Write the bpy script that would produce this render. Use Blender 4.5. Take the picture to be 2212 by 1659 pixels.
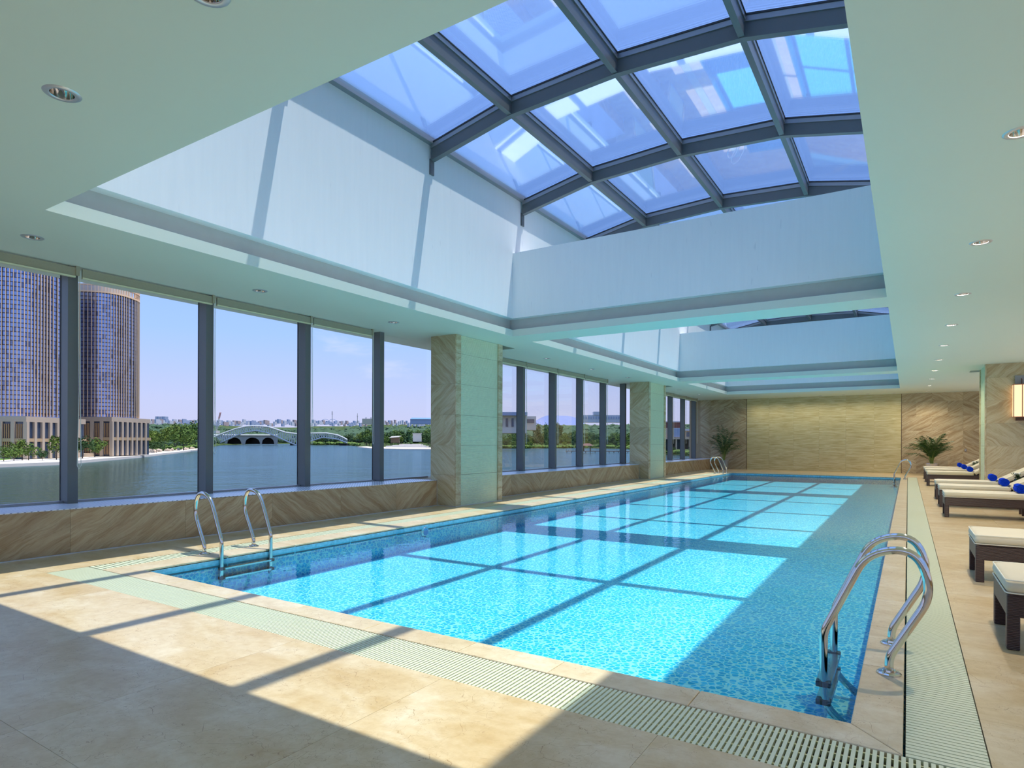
import bpy, math, random
from mathutils import Vector, Matrix
random.seed(7)
for o in list(bpy.data.objects): bpy.data.objects.remove(o)
SC = bpy.context.scene
COL = SC.collection
R = math.radians

# ------------------------------------------------------------------ camera
FPX, HY, YAW, ROLL = 1340.7, 955.2, 0.567849, -0.00327
EYE = 1.35
cd = bpy.data.cameras.new('camera'); cam = bpy.data.objects.new('camera', cd); COL.objects.link(cam)
cd.sensor_width = 36; cd.lens = FPX / 2212 * 36; cd.shift_y = (HY - 829.5) / 2212
cd.clip_start = .05; cd.clip_end = 12000
cam.matrix_world = Matrix.Translation((0, 0, EYE)) @ Matrix.Rotation(YAW, 4, 'Z') @ Matrix.Rotation(R(90), 4, 'X') @ Matrix.Rotation(-ROLL, 4, 'Z')
SC.camera = cam

# ------------------------------------------------------------------ node helpers
def NN(nt, typ, **kw):
    n = nt.nodes.new(typ)
    for k, v in kw.items():
        if k in n.inputs.keys(): n.inputs[k].default_value = v
        else: setattr(n, k, v)
    return n
def ramp(nt, fac, stops, interp='LINEAR'):
    n = nt.nodes.new('ShaderNodeValToRGB'); cr = n.color_ramp; cr.interpolation = interp
    while len(cr.elements) < len(stops): cr.elements.new(.5)
    for e, (p, c) in zip(cr.elements, stops): e.position = p; e.color = tuple(c) + (1,) if len(c) == 3 else c
    nt.links.new(fac, n.inputs[0]); return n.outputs[0]
def mth(nt, op, a, b=None, clamp=False):
    n = nt.nodes.new('ShaderNodeMath'); n.operation = op; n.use_clamp = clamp
    for i, v in enumerate((a, b)):
        if v is None: continue
        if isinstance(v, (int, float)): n.inputs[i].default_value = v
        else: nt.links.new(v, n.inputs[i])
    return n.outputs[0]
def vmth(nt, op, a, b):
    n = nt.nodes.new('ShaderNodeVectorMath'); n.operation = op
    for i, v in enumerate((a, b)):
        if isinstance(v, tuple): n.inputs[i].default_value = v
        else: nt.links.new(v, n.inputs[i])
    return n.outputs[0]
def mixc(nt, f, a, b, mode='MIX'):
    n = nt.nodes.new('ShaderNodeMix'); n.data_type = 'RGBA'; n.blend_type = mode
    for s, v in ((n.inputs[0], f), (n.inputs[6], a), (n.inputs[7], b)):
        if isinstance(v, (int, float)): s.default_value = v
        elif isinstance(v, tuple): s.default_value = v + (1,) if len(v) == 3 else v
        else: nt.links.new(v, s)
    return n.outputs[2]
def noise(nt, vec, scale, detail=3, rough=.5, dist=0):
    n = NN(nt, 'ShaderNodeTexNoise'); n.inputs['Scale'].default_value = scale; n.inputs['Detail'].default_value = detail
    n.inputs['Roughness'].default_value = rough; n.inputs['Distortion'].default_value = dist
    if vec is not None: nt.links.new(vec, n.inputs['Vector'])
    return n.outputs[0]
def mapping(nt, vec, loc=(0, 0, 0), rot=(0, 0, 0), scale=(1, 1, 1)):
    n = nt.nodes.new('ShaderNodeMapping'); nt.links.new(vec, n.inputs[0])
    n.inputs[1].default_value = loc; n.inputs[2].default_value = rot; n.inputs[3].default_value = scale
    return n.outputs[0]
def newmat(name):
    m = bpy.data.materials.new(name); m.use_nodes = True; nt = m.node_tree; nt.nodes.clear()
    out = nt.nodes.new('ShaderNodeOutputMaterial'); return m, nt, out
def principled(nt, out, rough=.5, metal=0, spec=.5):
    p = nt.nodes.new('ShaderNodeBsdfPrincipled'); p.inputs['Roughness'].default_value = rough
    p.inputs['Metallic'].default_value = metal; p.inputs['Specular IOR Level'].default_value = spec
    nt.links.new(p.outputs[0], out.inputs[0]); return p
def bump(nt, h, strength=.2, dist=.01):
    b = nt.nodes.new('ShaderNodeBump'); b.inputs['Strength'].default_value = strength; b.inputs['Distance'].default_value = dist
    nt.links.new(h, b.inputs['Height']); return b.outputs[0]
def tc(nt, which='Object'):
    return nt.nodes.new('ShaderNodeTexCoord').outputs[which]
def simple(name, col, rough=.5, metal=0, spec=.5, var=.06, nscale=6, bmp=0):
    m, nt, out = newmat(name); p = principled(nt, out, rough, metal, spec)
    v = noise(nt, tc(nt), nscale, 4)
    c = mixc(nt, v, tuple(x * (1 - var) for x in col), tuple(min(1, x * (1 + var)) for x in col))
    nt.links.new(c, p.inputs['Base Color'])
    if bmp: nt.links.new(bump(nt, v, bmp), p.inputs['Normal'])
    return m

# ------------------------------------------------------------------ world, sun, exposure
W = bpy.data.worlds.new('sky'); SC.world = W; W.use_nodes = True; nt = W.node_tree; nt.nodes.clear()
wo = nt.nodes.new('ShaderNodeOutputWorld'); bg = nt.nodes.new('ShaderNodeBackground'); nt.links.new(bg.outputs[0], wo.inputs[0])
g = nt.nodes.new('ShaderNodeTexCoord').outputs['Generated']
sep = nt.nodes.new('ShaderNodeSeparateXYZ'); nt.links.new(g, sep.inputs[0])
skyc = ramp(nt, sep.outputs[2], [(0, (.56, .57, .80)), (.06, (.52, .58, .86)), (.16, (.36, .55, .98)), (.30, (.27, .47, 1.0)), (.6, (.40, .65, 1.38)), (1, (.40, .65, 1.38))])
cl = noise(nt, mapping(nt, g, scale=(2.2, 2.2, 9)), 2.3, 7, .6, .4)
clf = ramp(nt, cl, [(.60, (0, 0, 0)), (.8, (.45, .45, .45))])
skyc = mixc(nt, clf, skyc, (.80, .80, .90))
nt.links.new(skyc, bg.inputs[0]); bg.inputs[1].default_value = .72
SUN = Vector((-.178, -.166, -1)).normalized()
sd = bpy.data.lights.new('sun', 'SUN'); sd.energy = 3.8; sd.color = (1, .92, .80); sd.angle = R(.6)
so = bpy.data.objects.new('sun', sd); COL.objects.link(so); so.location = (0, 0, 60)
so.rotation_euler = SUN.to_track_quat('-Z', 'Y').to_euler()
SC.view_settings.view_transform = 'Standard'; SC.view_settings.look = 'None'
SC.view_settings.exposure = 0.70; SC.view_settings.gamma = 1; SC.view_settings.use_curve_mapping = False
cy = SC.cycles
cy.max_bounces = 10; cy.diffuse_bounces = 6; cy.glossy_bounces = 5; cy.transmission_bounces = 6; cy.transparent_max_bounces = 24
cy.sample_clamp_indirect = 6; cy.caustics_reflective = False; cy.caustics_refractive = False
cy.use_denoising = True; cy.use_adaptive_sampling = True; cy.adaptive_threshold = .02

# ------------------------------------------------------------------ materials
def stone_wall(name, dark, mid, light, joint=.0, ang=34, sc=1.3):
    m, nt, out = newmat(name); p = principled(nt, out, .22, 0, .5)
    oi = nt.nodes.new('ShaderNodeObjectInfo').outputs['Random']
    sgn = mth(nt, 'SUBTRACT', mth(nt, 'MULTIPLY', mth(nt, 'GREATER_THAN', mth(nt, 'FRACT', mth(nt, 'MULTIPLY', oi, 7.31)), .45), 2), 1)
    v = tc(nt); s = nt.nodes.new('ShaderNodeSeparateXYZ'); nt.links.new(v, s.inputs[0])
    c = nt.nodes.new('ShaderNodeCombineXYZ'); nt.links.new(mth(nt, 'MULTIPLY', s.outputs[0], sgn), c.inputs[0])
    nt.links.new(mth(nt, 'MULTIPLY', s.outputs[1], 1), c.inputs[1]); nt.links.new(s.outputs[2], c.inputs[2])
    c2 = nt.nodes.new('ShaderNodeCombineXYZ'); nt.links.new(mth(nt, 'MULTIPLY', oi, 41), c2.inputs[0]); nt.links.new(mth(nt, 'MULTIPLY', oi, 17), c2.inputs[2])
    w = vmth(nt, 'ADD', mapping(nt, c.outputs[0], rot=(0, R(ang), 0)), c2.outputs[0])
    big = noise(nt, w, 1.1, 3)
    wv = vmth(nt, 'ADD', w, mixc(nt, big, (0, 0, 0), (.32, .0, .32)))
    n1 = noise(nt, mapping(nt, wv, scale=(.42, 1, 4.6)), sc * 1.35, 10, .66, .5)
    col = ramp(nt, n1, [(.25, dark), (.44, mid), (.58, light), (.68, mid), (.85, dark)])
    n2 = noise(nt, mapping(nt, wv, scale=(.4, 1, 7)), 2.6, 6, .6, .6)
    vein = ramp(nt, n2, [(.47, (1, 1, 1)), (.5, (.74, .66, .56)), (.53, (1, 1, 1))])
    col = mixc(nt, .75, col, vein, 'MULTIPLY')
    br = mixc(nt, oi, (.88, .88, .88), (1.1, 1.1, 1.1))
    col = mixc(nt, 1, col, br, 'MULTIPLY')
    nt.links.new(col, p.inputs['Base Color']); return m
M = {}
M['marble'] = stone_wall('brown veined marble', (.31, .18, .085), (.41, .27, .14), (.52, .39, .23))
M['far_stone'] = stone_wall('olive brown veined marble', (.26, .165, .08), (.40, .30, .17), (.54, .45, .29), ang=30, sc=1.5)
M['pillar_stone'] = stone_wall('pale veined marble', (.38, .27, .14), (.50, .40, .24), (.60, .53, .35), ang=-40)
def honey():
    m, nt, out = newmat('honey travertine'); p = principled(nt, out, .3)
    oi = nt.nodes.new('ShaderNodeObjectInfo').outputs['Random']
    c2 = nt.nodes.new('ShaderNodeCombineXYZ'); nt.links.new(mth(nt, 'MULTIPLY', oi, 23), c2.inputs[0]); nt.links.new(mth(nt, 'MULTIPLY', oi, 11), c2.inputs[2])
    v = vmth(nt, 'ADD', tc(nt), c2.outputs[0])
    n1 = noise(nt, mapping(nt, v, scale=(.6, 1, 6)), 2.6, 8, .6, .5)
    col = ramp(nt, n1, [(.3, (.42, .33, .14)), (.5, (.56, .48, .25)), (.7, (.68, .62, .40))])
    nt.links.new(col, p.inputs['Base Color']); return m
M['honey'] = honey()
def floor_stone(name, base, dk, lt):
    m, nt, out = newmat(name); p = principled(nt, out, .32, 0, .4)
    oi = nt.nodes.new('ShaderNodeObjectInfo').outputs['Random']
    c2 = nt.nodes.new('ShaderNodeCombineXYZ'); nt.links.new(mth(nt, 'MULTIPLY', oi, 31), c2.inputs[0]); nt.links.new(mth(nt, 'MULTIPLY', oi, 13), c2.inputs[1])
    v = vmth(nt, 'ADD', tc(nt), c2.outputs[0])
    n1 = noise(nt, mapping(nt, v, scale=(1, 1.8, 1)), 1.7, 7, .6, .6)
    col = ramp(nt, n1, [(.3, dk), (.5, base), (.72, lt)])
    n3 = noise(nt, v, 14, 5, .7)
    col = mixc(nt, .45, col, ramp(nt, n3, [(.3, (.72, .6, .42)), (.6, (1, 1, 1))]), 'MULTIPLY')
    dv = vmth(nt, 'ADD', v, mixc(nt, noise(nt, v, 6, 4), (0, 0, 0), (.5, .5, .5)))
    vo = nt.nodes.new('ShaderNodeTexVoronoi'); vo.feature = 'DISTANCE_TO_EDGE'; vo.inputs['Scale'].default_value = 8.5; nt.links.new(dv, vo.inputs['Vector'])
    msk = noise(nt, v, 3.3, 2)
    vein = ramp(nt, vo.outputs[0], [(0, (.45, .29, .16)), (.010, (1, 1, 1))])
    vf = ramp(nt, msk, [(.38, (0, 0, 0)), (.52, (.9, .9, .9))])
    col = mixc(nt, vf, col, mixc(nt, 1, col, vein, 'MULTIPLY'))
    nt.links.new(col, p.inputs['Base Color']); return m
M['floor'] = floor_stone('beige limestone', (.63, .48, .27), (.55, .38, .17), (.71, .59, .40))
M['coping'] = floor_stone('pale limestone coping', (.66, .53, .33), (.59, .45, .26), (.75, .65, .47))
M['grout'] = simple('brown grout', (.40, .30, .18), .8)
M['plaster'] = simple('white plaster ceiling', (.70, .76, .65), .55, var=.015, nscale=.6)
def wellm():
    m, nt, out = newmat('streaked white plaster'); p = principled(nt, out, .6, 0, .3)
    v = tc(nt)
    n1 = noise(nt, mapping(nt, v, scale=(5, 5, .35)), 3, 5, .6)
    n2 = noise(nt, mapping(nt, v, scale=(9, 9, 1.6)), 1.5, 2, .5)
    col = mixc(nt, n1, (.84, .86, .87), (.93, .93, .93))
    col = mixc(nt, ramp(nt, n2, [(.72, (0, 0, 0)), (.80, (.35, .35, .35))]), col, (.50, .53, .58))
    nt.links.new(col, p.inputs['Base Color']); return m
M['well'] = wellm()
M['alu'] = simple('dark grey painted aluminium', (.125, .135, .14), .38, .0, .5)
M['alu_mid'] = simple('grey anodised aluminium', (.30, .31, .33), .35, .5)
M['gasket'] = simple('black rubber gasket', (.015, .016, .02), .5)
M['trim'] = simple('pale metal trim', (.62, .63, .66), .3, .6)
M['steel'] = simple('polished stainless steel', (.70, .655, .59), .09, 1.0, var=.02)
M['steel_b'] = simple('brushed steel', (.6, .6, .62), .25, 1.0, var=.04)
M['rubber'] = simple('black plastic', (.02, .02, .03), .4)
M['dark'] = simple('painted dark void', (.03, .028, .022), .9)  # near-black stands in for shade inside slots and below gratings
M['grate'] = simple('cream plastic grating', (.66, .68, .46), .35, var=.03)
M['grate_bar'] = simple('yellowed plastic bar', (.60, .58, .30), .4, var=.03)
def glassm(name, tint, ior, gl=1.0, rough=0.0):
    m, nt, out = newmat(name)
    t = nt.nodes.new('ShaderNodeBsdfTransparent'); t.inputs[0].default_value = tint + (1,)
    g = nt.nodes.new('ShaderNodeBsdfGlossy'); g.inputs['Roughness'].default_value = rough
    g.inputs[0].default_value = (1, 1, 1, 1)
    fr = nt.nodes.new('ShaderNodeFresnel'); fr.inputs[0].default_value = ior
    f = mth(nt, 'MULTIPLY', fr.outputs[0], gl, True)
    mx = nt.nodes.new('ShaderNodeMixShader'); nt.links.new(f, mx.inputs[0]); nt.links.new(t.outputs[0], mx.inputs[1]); nt.links.new(g.outputs[0], mx.inputs[2])
    nt.links.new(mx.outputs[0], out.inputs[0]); return m
M['glass'] = glassm('clear window glass', (.99, .99, .99), 1.2, .18)
M['roofglass'] = glassm('blue tinted roof glass', (.88, .94, 1.0), 1.45, .65)
def waterm():
    m, nt, out = newmat('pool water')
    t = nt.nodes.new('ShaderNodeBsdfTransparent'); t.inputs[0].default_value = (.78, 1.0, .985, 1)
    g = nt.nodes.new('ShaderNodeBsdfGlossy'); g.inputs['Roughness'].default_value = .0
    v = tc(nt)
    h = mth(nt, 'ADD', mth(nt, 'MULTIPLY', noise(nt, v, 9, 2, .5), 1.0), mth(nt, 'MULTIPLY', noise(nt, mapping(nt, v, scale=(1, .6, 1)), 2.2, 2, .5), 1.5))
    b = bump(nt, h, .10, .02)
    nt.links.new(b, g.inputs['Normal'])
    fr = nt.nodes.new('ShaderNodeFresnel'); fr.inputs[0].default_value = 1.33; nt.links.new(b, fr.inputs['Normal'])
    mx = nt.nodes.new('ShaderNodeMixShader'); nt.links.new(mth(nt, 'MULTIPLY', fr.outputs[0], .88), mx.inputs[0]); nt.links.new(t.outputs[0], mx.inputs[1]); nt.links.new(g.outputs[0], mx.inputs[2])
    nt.links.new(mx.outputs[0], out.inputs[0]); return m
M['water'] = waterm()
def mosaic():
    m, nt, out = newmat('blue pebble mosaic'); p = principled(nt, out, .5, 0, .3)
    v0 = tc(nt)
    v = vmth(nt, 'ADD', v0, mixc(nt, noise(nt, v0, 5, 2), (0, 0, 0), (.05, .05, .05)))
    vo = nt.nodes.new('ShaderNodeTexVoronoi'); vo.feature = 'DISTANCE_TO_EDGE'; vo.inputs['Scale'].default_value = 22; nt.links.new(v, vo.inputs['Vector'])
    v2 = nt.nodes.new('ShaderNodeTexVoronoi'); v2.feature = 'F1'; v2.inputs['Scale'].default_value = 22; nt.links.new(v, v2.inputs['Vector'])
    s = nt.nodes.new('ShaderNodeSeparateColor'); nt.links.new(v2.outputs['Color'], s.inputs[0])
    peb = ramp(nt, s.outputs[0], [(0, (.0, .38, .68)), (.5, (.0, .45, .77)), (1, (.01, .53, .84))])
    f = ramp(nt, mth(nt, 'ADD', vo.outputs[0], mth(nt, 'MULTIPLY', mth(nt, 'SUBTRACT', v2.outputs['Distance'], .35), -.22)), [(.035, (1, 1, 1)), (.075, (0, 0, 0))])
    col = mixc(nt, f, peb, (.36, .78, .85))
    nt.links.new(col, p.inputs['Base Color']); return m
M['mosaic'] = mosaic()
M['weave'] = None
def weave():
    m, nt, out = newmat('dark brown woven rattan'); p = principled(nt, out, .4, 0, .5)
    v = tc(nt)
    wz = nt.nodes.new('ShaderNodeTexWave'); wz.bands_direction = 'Z'; wz.inputs['Scale'].default_value = 28; nt.links.new(v, wz.inputs[0])
    ck = nt.nodes.new('ShaderNodeTexChecker'); ck.inputs['Scale'].default_value = 55; nt.links.new(mapping(nt, v, scale=(.6, .6, 1.6)), ck.inputs[0])
    h = mth(nt, 'ADD', wz.outputs[1], mth(nt, 'MULTIPLY', ck.outputs[1], .5))
    col = mixc(nt, mth(nt, 'MULTIPLY', h, .6), (.022, .010, .010), (.085, .045, .04))
    nt.links.new(col, p.inputs['Base Color']); nt.links.new(bump(nt, h, .6, .004), p.inputs['Normal']); return m
M['weave'] = weave()
M['cushion'] = simple('cream cushion fabric', (.72, .64, .47), .7, var=.03)
M['piping'] = simple('pale piping', (.80, .76, .62), .6)
def towelm():
    m, nt, out = newmat('royal blue towelling'); p = principled(nt, out, .9, 0, .1)
    v = noise(nt, tc(nt), 90, 3)
    nt.links.new(mixc(nt, v, (.0, .025, .42), (.01, .07, .80)), p.inputs['Base Color']); nt.links.new(bump(nt, v, .7, .01), p.inputs['Normal']); return m
M['towel'] = towelm()
M['leaf'] = simple('dark green palm leaf', (.022, .075, .012), .45, var=.5, nscale=9)
M['leaf_l'] = simple('yellow green palm stalk', (.20, .26, .05), .5, var=.3)
M['soil'] = simple('potting soil', (.05, .035, .02), .9)
def perf():
    m, nt, out = newmat('perforated metal ledge'); p = principled(nt, out, .30, .0, .8)
    v = tc(nt)
    vo = nt.nodes.new('ShaderNodeTexVoronoi'); vo.inputs['Scale'].default_value = 22; vo.inputs['Randomness'].default_value = 0
    nt.links.new(mapping(nt, v, rot=(0, 0, R(45))), vo.inputs['Vector'])
    c = ramp(nt, vo.outputs['Distance'], [(.26, (.16, .16, .25)), (.32, (.88, .88, .95))])
    nt.links.new(c, p.inputs['Base Color']); return m
M['perf'] = perf()
M['blind'] = simple('olive screen blind', (.33, .32, .23), .7, var=.08, nscale=60)
M['cord'] = simple('white cord', (.75, .78, .72), .5)
M['rib'] = simple('ribbed green white stone', (.74, .80, .60), .4, var=.10, nscale=12)
def emit(name, col, s):
    m, nt, out = newmat(name); p = principled(nt, out, .4)
    p.inputs['Base Color'].default_value = col + (1,); p.inputs['Emission Color'].default_value = col + (1,); p.inputs['Emission Strength'].default_value = s; return m
M['shade'] = emit('lit lamp shade', (1.0, .62, .36), .75)
M['bronze'] = simple('dark bronze', (.13, .07, .05), .35, .7)
M['copper'] = simple('copper edge', (.45, .22, .12), .3, .7)

# ------------------------------------------------------------------ mesh helpers
class MB:
    def __init__(s): s.v = []; s.f = []
    def add(s, vs, fs):
        n = len(s.v); s.v += [tuple(v) for v in vs]; s.f += [tuple(i + n for i in f) for f in fs]; return s
    def box(s, x0, x1, y0, y1, z0, z1):
        vs = [(x, y, z) for z in (z0, z1) for x, y in ((x0, y0), (x1, y0), (x1, y1), (x0, y1))]
        return s.add(vs, [(3, 2, 1, 0), (4, 5, 6, 7), (0, 1, 5, 4), (1, 2, 6, 5), (2, 3, 7, 6), (3, 0, 4, 7)])
    def prism(s, poly, z0, z1):
        n = len(poly); vs = [(x, y, z0) for x, y in poly] + [(x, y, z1) for x, y in poly]
        return s.add(vs, [tuple(range(n))[::-1], tuple(range(n, 2 * n))] + [(i, (i + 1) % n, n + (i + 1) % n, n + i) for i in range(n)])
    def ybar(s, poly, y0, y1):   # poly in (x,z) extruded along y
        n = len(poly); vs = [(x, y0, z) for x, z in poly] + [(x, y1, z) for x, z in poly]
        return s.add(vs, [tuple(range(n)), tuple(range(n, 2 * n))[::-1]] + [(i, n + i, n + (i + 1) % n, (i + 1) % n) for i in range(n)])
    def tube(s, path, r, n=12, cap=True):
        P = [Vector(p) for p in path]; rings = []
        rr = r if isinstance(r, (list, tuple)) else [r] * len(P)
        up = None
        for i, p in enumerate(P):
            d = (P[min(i + 1, len(P) - 1)] - P[max(i - 1, 0)]).normalized()
            if up is None:
                up = Vector((0, 0, 1)) if abs(d.z) < .9 else Vector((1, 0, 0))
            a = d.cross(up)
            if a.length < 1e-5: a = d.orthogonal()
            a.normalize(); up = a.cross(d).normalized()
            rings.append([p + (a * math.cos(2 * math.pi * k / n) + up * math.sin(2 * math.pi * k / n)) * rr[i] for k in range(n)])
        vs = [v for ring in rings for v in ring]; fs = []
        for i in range(len(P) - 1):
            for k in range(n):
                fs.append((i * n + k, i * n + (k + 1) % n, (i + 1) * n + (k + 1) % n, (i + 1) * n + k))
        if cap: fs += [tuple(range(n))[::-1], tuple(range((len(P) - 1) * n, len(P) * n))]
        return s.add(vs, fs)
    def lathe(s, prof, c=(0, 0), n=24):   # prof [(r,z)]
        vs = []; fs = []
        for r, z in prof:
            vs += [(c[0] + r * math.cos(2 * math.pi * k / n), c[1] + r * math.sin(2 * math.pi * k / n), z) for k in range(n)]
        for i in range(len(prof) - 1):
            for k in range(n): fs.append((i * n + k, i * n + (k + 1) % n, (i + 1) * n + (k + 1) % n, (i + 1) * n + k))
        return s.add(vs, fs)
    def mesh(s, name, mat, smooth=False):
        me = bpy.data.meshes.new(name); me.from_pydata(s.v, [], s.f); me.update()
        if mat: me.materials.append(mat)
        if smooth:
            for p in me.polygons: p.use_smooth = True
        return me
    def build(s, name, mat, parent=None, smooth=False, loc=(0, 0, 0), rot=(0, 0, 0), bevel=0, **tags):
        return link(name, s.mesh(name, mat, smooth), parent, loc, rot, bevel, **tags)
def link(name, me, parent=None, loc=(0, 0, 0), rot=(0, 0, 0), bevel=0, **tags):
    o = bpy.data.objects.new(name, me); COL.objects.link(o); o.location = loc; o.rotation_euler = rot
    if parent: o.parent = parent
    if bevel:
        b = o.modifiers.new('bevel', 'BEVEL'); b.width = bevel; b.segments = 2; b.limit_method = 'ANGLE'; b.angle_limit = R(40)
    for k, v in tags.items(): o[k] = v
    return o
def empty(name, loc=(0, 0, 0), rot=(0, 0, 0), **tags):
    return link(name, None, None, loc, rot, **tags)
def box(name, d, mat, parent=None, bevel=0, **tags):
    return MB().box(*d).build(name, mat, parent, bevel=bevel, **tags)
def copy_tree(o, parent=None):
    c = o.copy(); COL.objects.link(c); c.parent = parent
    for ch in list(o.children): copy_tree(ch, c)
    return c
CACHE = {}
def plate(name, w, h, t, mat, parent, loc, rot=(0, 0, 0), **tags):
    """thin box centred on loc, w along local x, t along local y, h along local z"""
    k = (round(w, 3), round(h, 3), round(t, 3), mat.name)
    if k not in CACHE: CACHE[k] = MB().box(-w / 2, w / 2, -t / 2, t / 2, -h / 2, h / 2).mesh(name, mat)
    return link(name, CACHE[k], parent, loc, rot, **tags)
G = .0024
def tiles_y(parent, mat, xs_rows, zs, y, t=.03, name='tile'):
    """tiles facing -Y: rows between zs; xs_rows[i] = x cuts of row i"""
    for i in range(len(zs) - 1):
        xs = xs_rows[i % len(xs_rows)]
        for a, b in zip(xs[:-1], xs[1:]):
            plate(name, b - a - G, zs[i + 1] - zs[i] - G, t, mat, parent, ((a + b) / 2, y + t / 2 + random.uniform(-.0008, .0008), (zs[i] + zs[i + 1]) / 2))
def tiles_x(parent, mat, ys_rows, zs, x, t=.03, name='tile', face=1):
    for i in range(len(zs) - 1):
        ys = ys_rows[i % len(ys_rows)]
        for a, b in zip(ys[:-1], ys[1:]):
            plate(name, b - a - G, zs[i + 1] - zs[i] - G, t, mat, parent, (x - face * t / 2, (a + b) / 2, (zs[i] + zs[i + 1]) / 2), (0, 0, R(90)))
def tiles_floor(parent, mat, xs, ys, z=0, t=.011, name='tile'):
    for a, b in zip(xs[:-1], xs[1:]):
        for c, d in zip(ys[:-1], ys[1:]):
            w, h = b - a - .0016, d - c - .0016
            k = ('f', round(w, 3), round(h, 3), mat.name)
            if k not in CACHE: CACHE[k] = MB().box(-w / 2, w / 2, -h / 2, h / 2, -t, 0).mesh(name, mat)
            link(name, CACHE[k], parent, ((a + b) / 2, (c + d) / 2, z))
def cuts(a, b, step):
    n = max(1, round((b - a) / step)); return [a + (b - a) * i / n for i in range(n + 1)]

# ------------------------------------------------------------------ dimensions
CZ = 3.6                                   # ceiling height
PX0, PX1, PY0, PY1 = -6.75, -.23, 3.41, 29.15   # pool water
WX = -8.42                                 # sill wall front
GX = -9.1                                  # mullion inner face
FY = 33.2                                  # far wall
RX = 4.2                                   # right wall
BY_ = -3.0                                 # wall behind
SK = [(2.65, 11.14), (11.95, 22.6), (23.5, 29.8)]
SX0, SX1 = -7.1, -.28
# ------------------------------------------------------------------ floor
fl = empty('floor', kind='structure')
CO = dict(x0=-7.13, x1=-.015, y0=3.18, y1=29.4)      # outer edge of coping
GR = dict(x0=-7.42, x1=.30, y0=2.785)                # outer edge of grating
m = MB()
GD = .09
m.box(-9.6, RX + .3, BY_ - .3, GR['y0'], -.3, -.012); m.box(-9.6, GR['x0'], GR['y0'], FY + .3, -.3, -.022); m.box(GR['x1'], RX + .3, GR['y0'], FY + .3, -.3, -.012)
m.box(GR['x0'], GR['x1'], CO['y1'], FY + .3, -.3, -.022)
m.build('floor_slab', M['grout'], fl)
xs = [-8.42, -7.42, -6.08, -4.78, -3.5, -2.24, -.97, .30, 1.6, 2.9, 4.2]
tiles_floor(fl, M['floor'], xs, [BY_, -2.0, -.4, 1.2, 2.785])
tiles_floor(fl, M['floor'], [-8.42, -7.42], cuts(2.785, FY, 1.6))
tiles_floor(fl, M['floor'], [.30, 1.27, 2.24, 3.21, 4.2], cuts(2.785, FY, 1.0))
tiles_floor(fl, M['floor'], cuts(-7.42, .30, 1.1), [CO['y1'], 31.3, FY])
# ------------------------------------------------------------------ pool
pool = empty('swimming_pool', (0, 0, 0), label='long indoor pool with blue pebble mosaic under clear rippled water', category='swimming pool')
m = MB(); zb0, zb1 = -.43, -.31
b = [(PX0, PY0), (PX1, PY0), (PX1, PY1), (PX0, PY1)]
zb = [zb0, zb0, zb1, zb1]
T = [(x, y, -.02) for x, y in b]; Bq = [(x, y, z) for (x, y), z in zip(b, zb)]
m.add(T + Bq, [(4, 5, 6, 7), (0, 1, 5, 4)[::-1], (1, 2, 6, 5)[::-1], (2, 3, 7, 6)[::-1], (3, 0, 4, 7)[::-1]])
# outer shell so that the basin has thickness
m.box(PX0 - .25, PX0 - .001, PY0 - .25, PY1 + .25, -1.2, -.125); m.box(PX1 + .001, PX1 + .25, PY0 - .25, PY1 + .25, -1.2, -.125)
m.box(PX0, PX1, PY0 - .25, PY0 - .001, -1.2, -.125); m.box(PX0, PX1, PY1 + .001, PY1 + .25, -1.2, -.125); m.box(PX0, PX1, PY0, PY1, -1.2, -.72)
m.build('basin', M['mosaic'], pool)
bm_ = MB()
for x in (PX0 + .0, ):
    bm_.box(x, x + .012, PY0, PY1, -.09, -.028)
bm_.box(PX0, PX1, PY1 - .012, PY1, -.09, -.028)
bm_.build('waterline_band', simple('pale waterline tile', (.22, .50, .62), .3, var=.5, nscale=25), pool)
MB().add([(PX0 + .002, PY0 + .002, -.07), (PX1 - .002, PY0 + .002, -.07), (PX1 - .002, PY1 - .002, -.07), (PX0 + .002, PY1 - .002, -.07)], [(0, 1, 2, 3)]).build('water', M['water'], pool, label='clear rippled water')
# coping stones, mitred at the corners
def cop(poly):
    cx = sum(p[0] for p in poly) / 4; cyy = sum(p[1] for p in poly) / 4
    MB().prism([(x - cx, y - cyy) for x, y in poly], -.12, 0).build('coping_stone', M['coping'], pool, loc=(cx, cyy, 0), bevel=.006)
g2 = .0015
xc = [PX0] + [-5.9, -5.04, -4.18, -3.3, -2.45, -1.78, -.95] + [PX1]
for i, (a, c) in enumerate(zip(xc[:-1], xc[1:])):
    oa = CO['x0'] if i == 0 else a; oc = CO['x1'] if i == len(xc) - 2 else c
    cop([(oa + g2, CO['y0']), (oc - g2, CO['y0']), (c - g2, PY0), (a + g2, PY0)])
    cop([(a + g2, PY1), (c - g2, PY1), (oc - g2, CO['y1']), (oa + g2, CO['y1'])])
yc = cuts(PY0, PY1, .95)
for i, (a, c) in enumerate(zip(yc[:-1], yc[1:])):
    oa = CO['y0'] if i == 0 else a; oc = CO['y1'] if i == len(yc) - 2 else c
    cop([(CO['x0'], oa + g2), (PX0, a + g2), (PX0, c - g2), (CO['x0'], oc - g2)])
    cop([(PX1, a + g2), (CO['x1'], oa + g2), (CO['x1'], oc - g2), (PX1, c - g2)])
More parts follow.
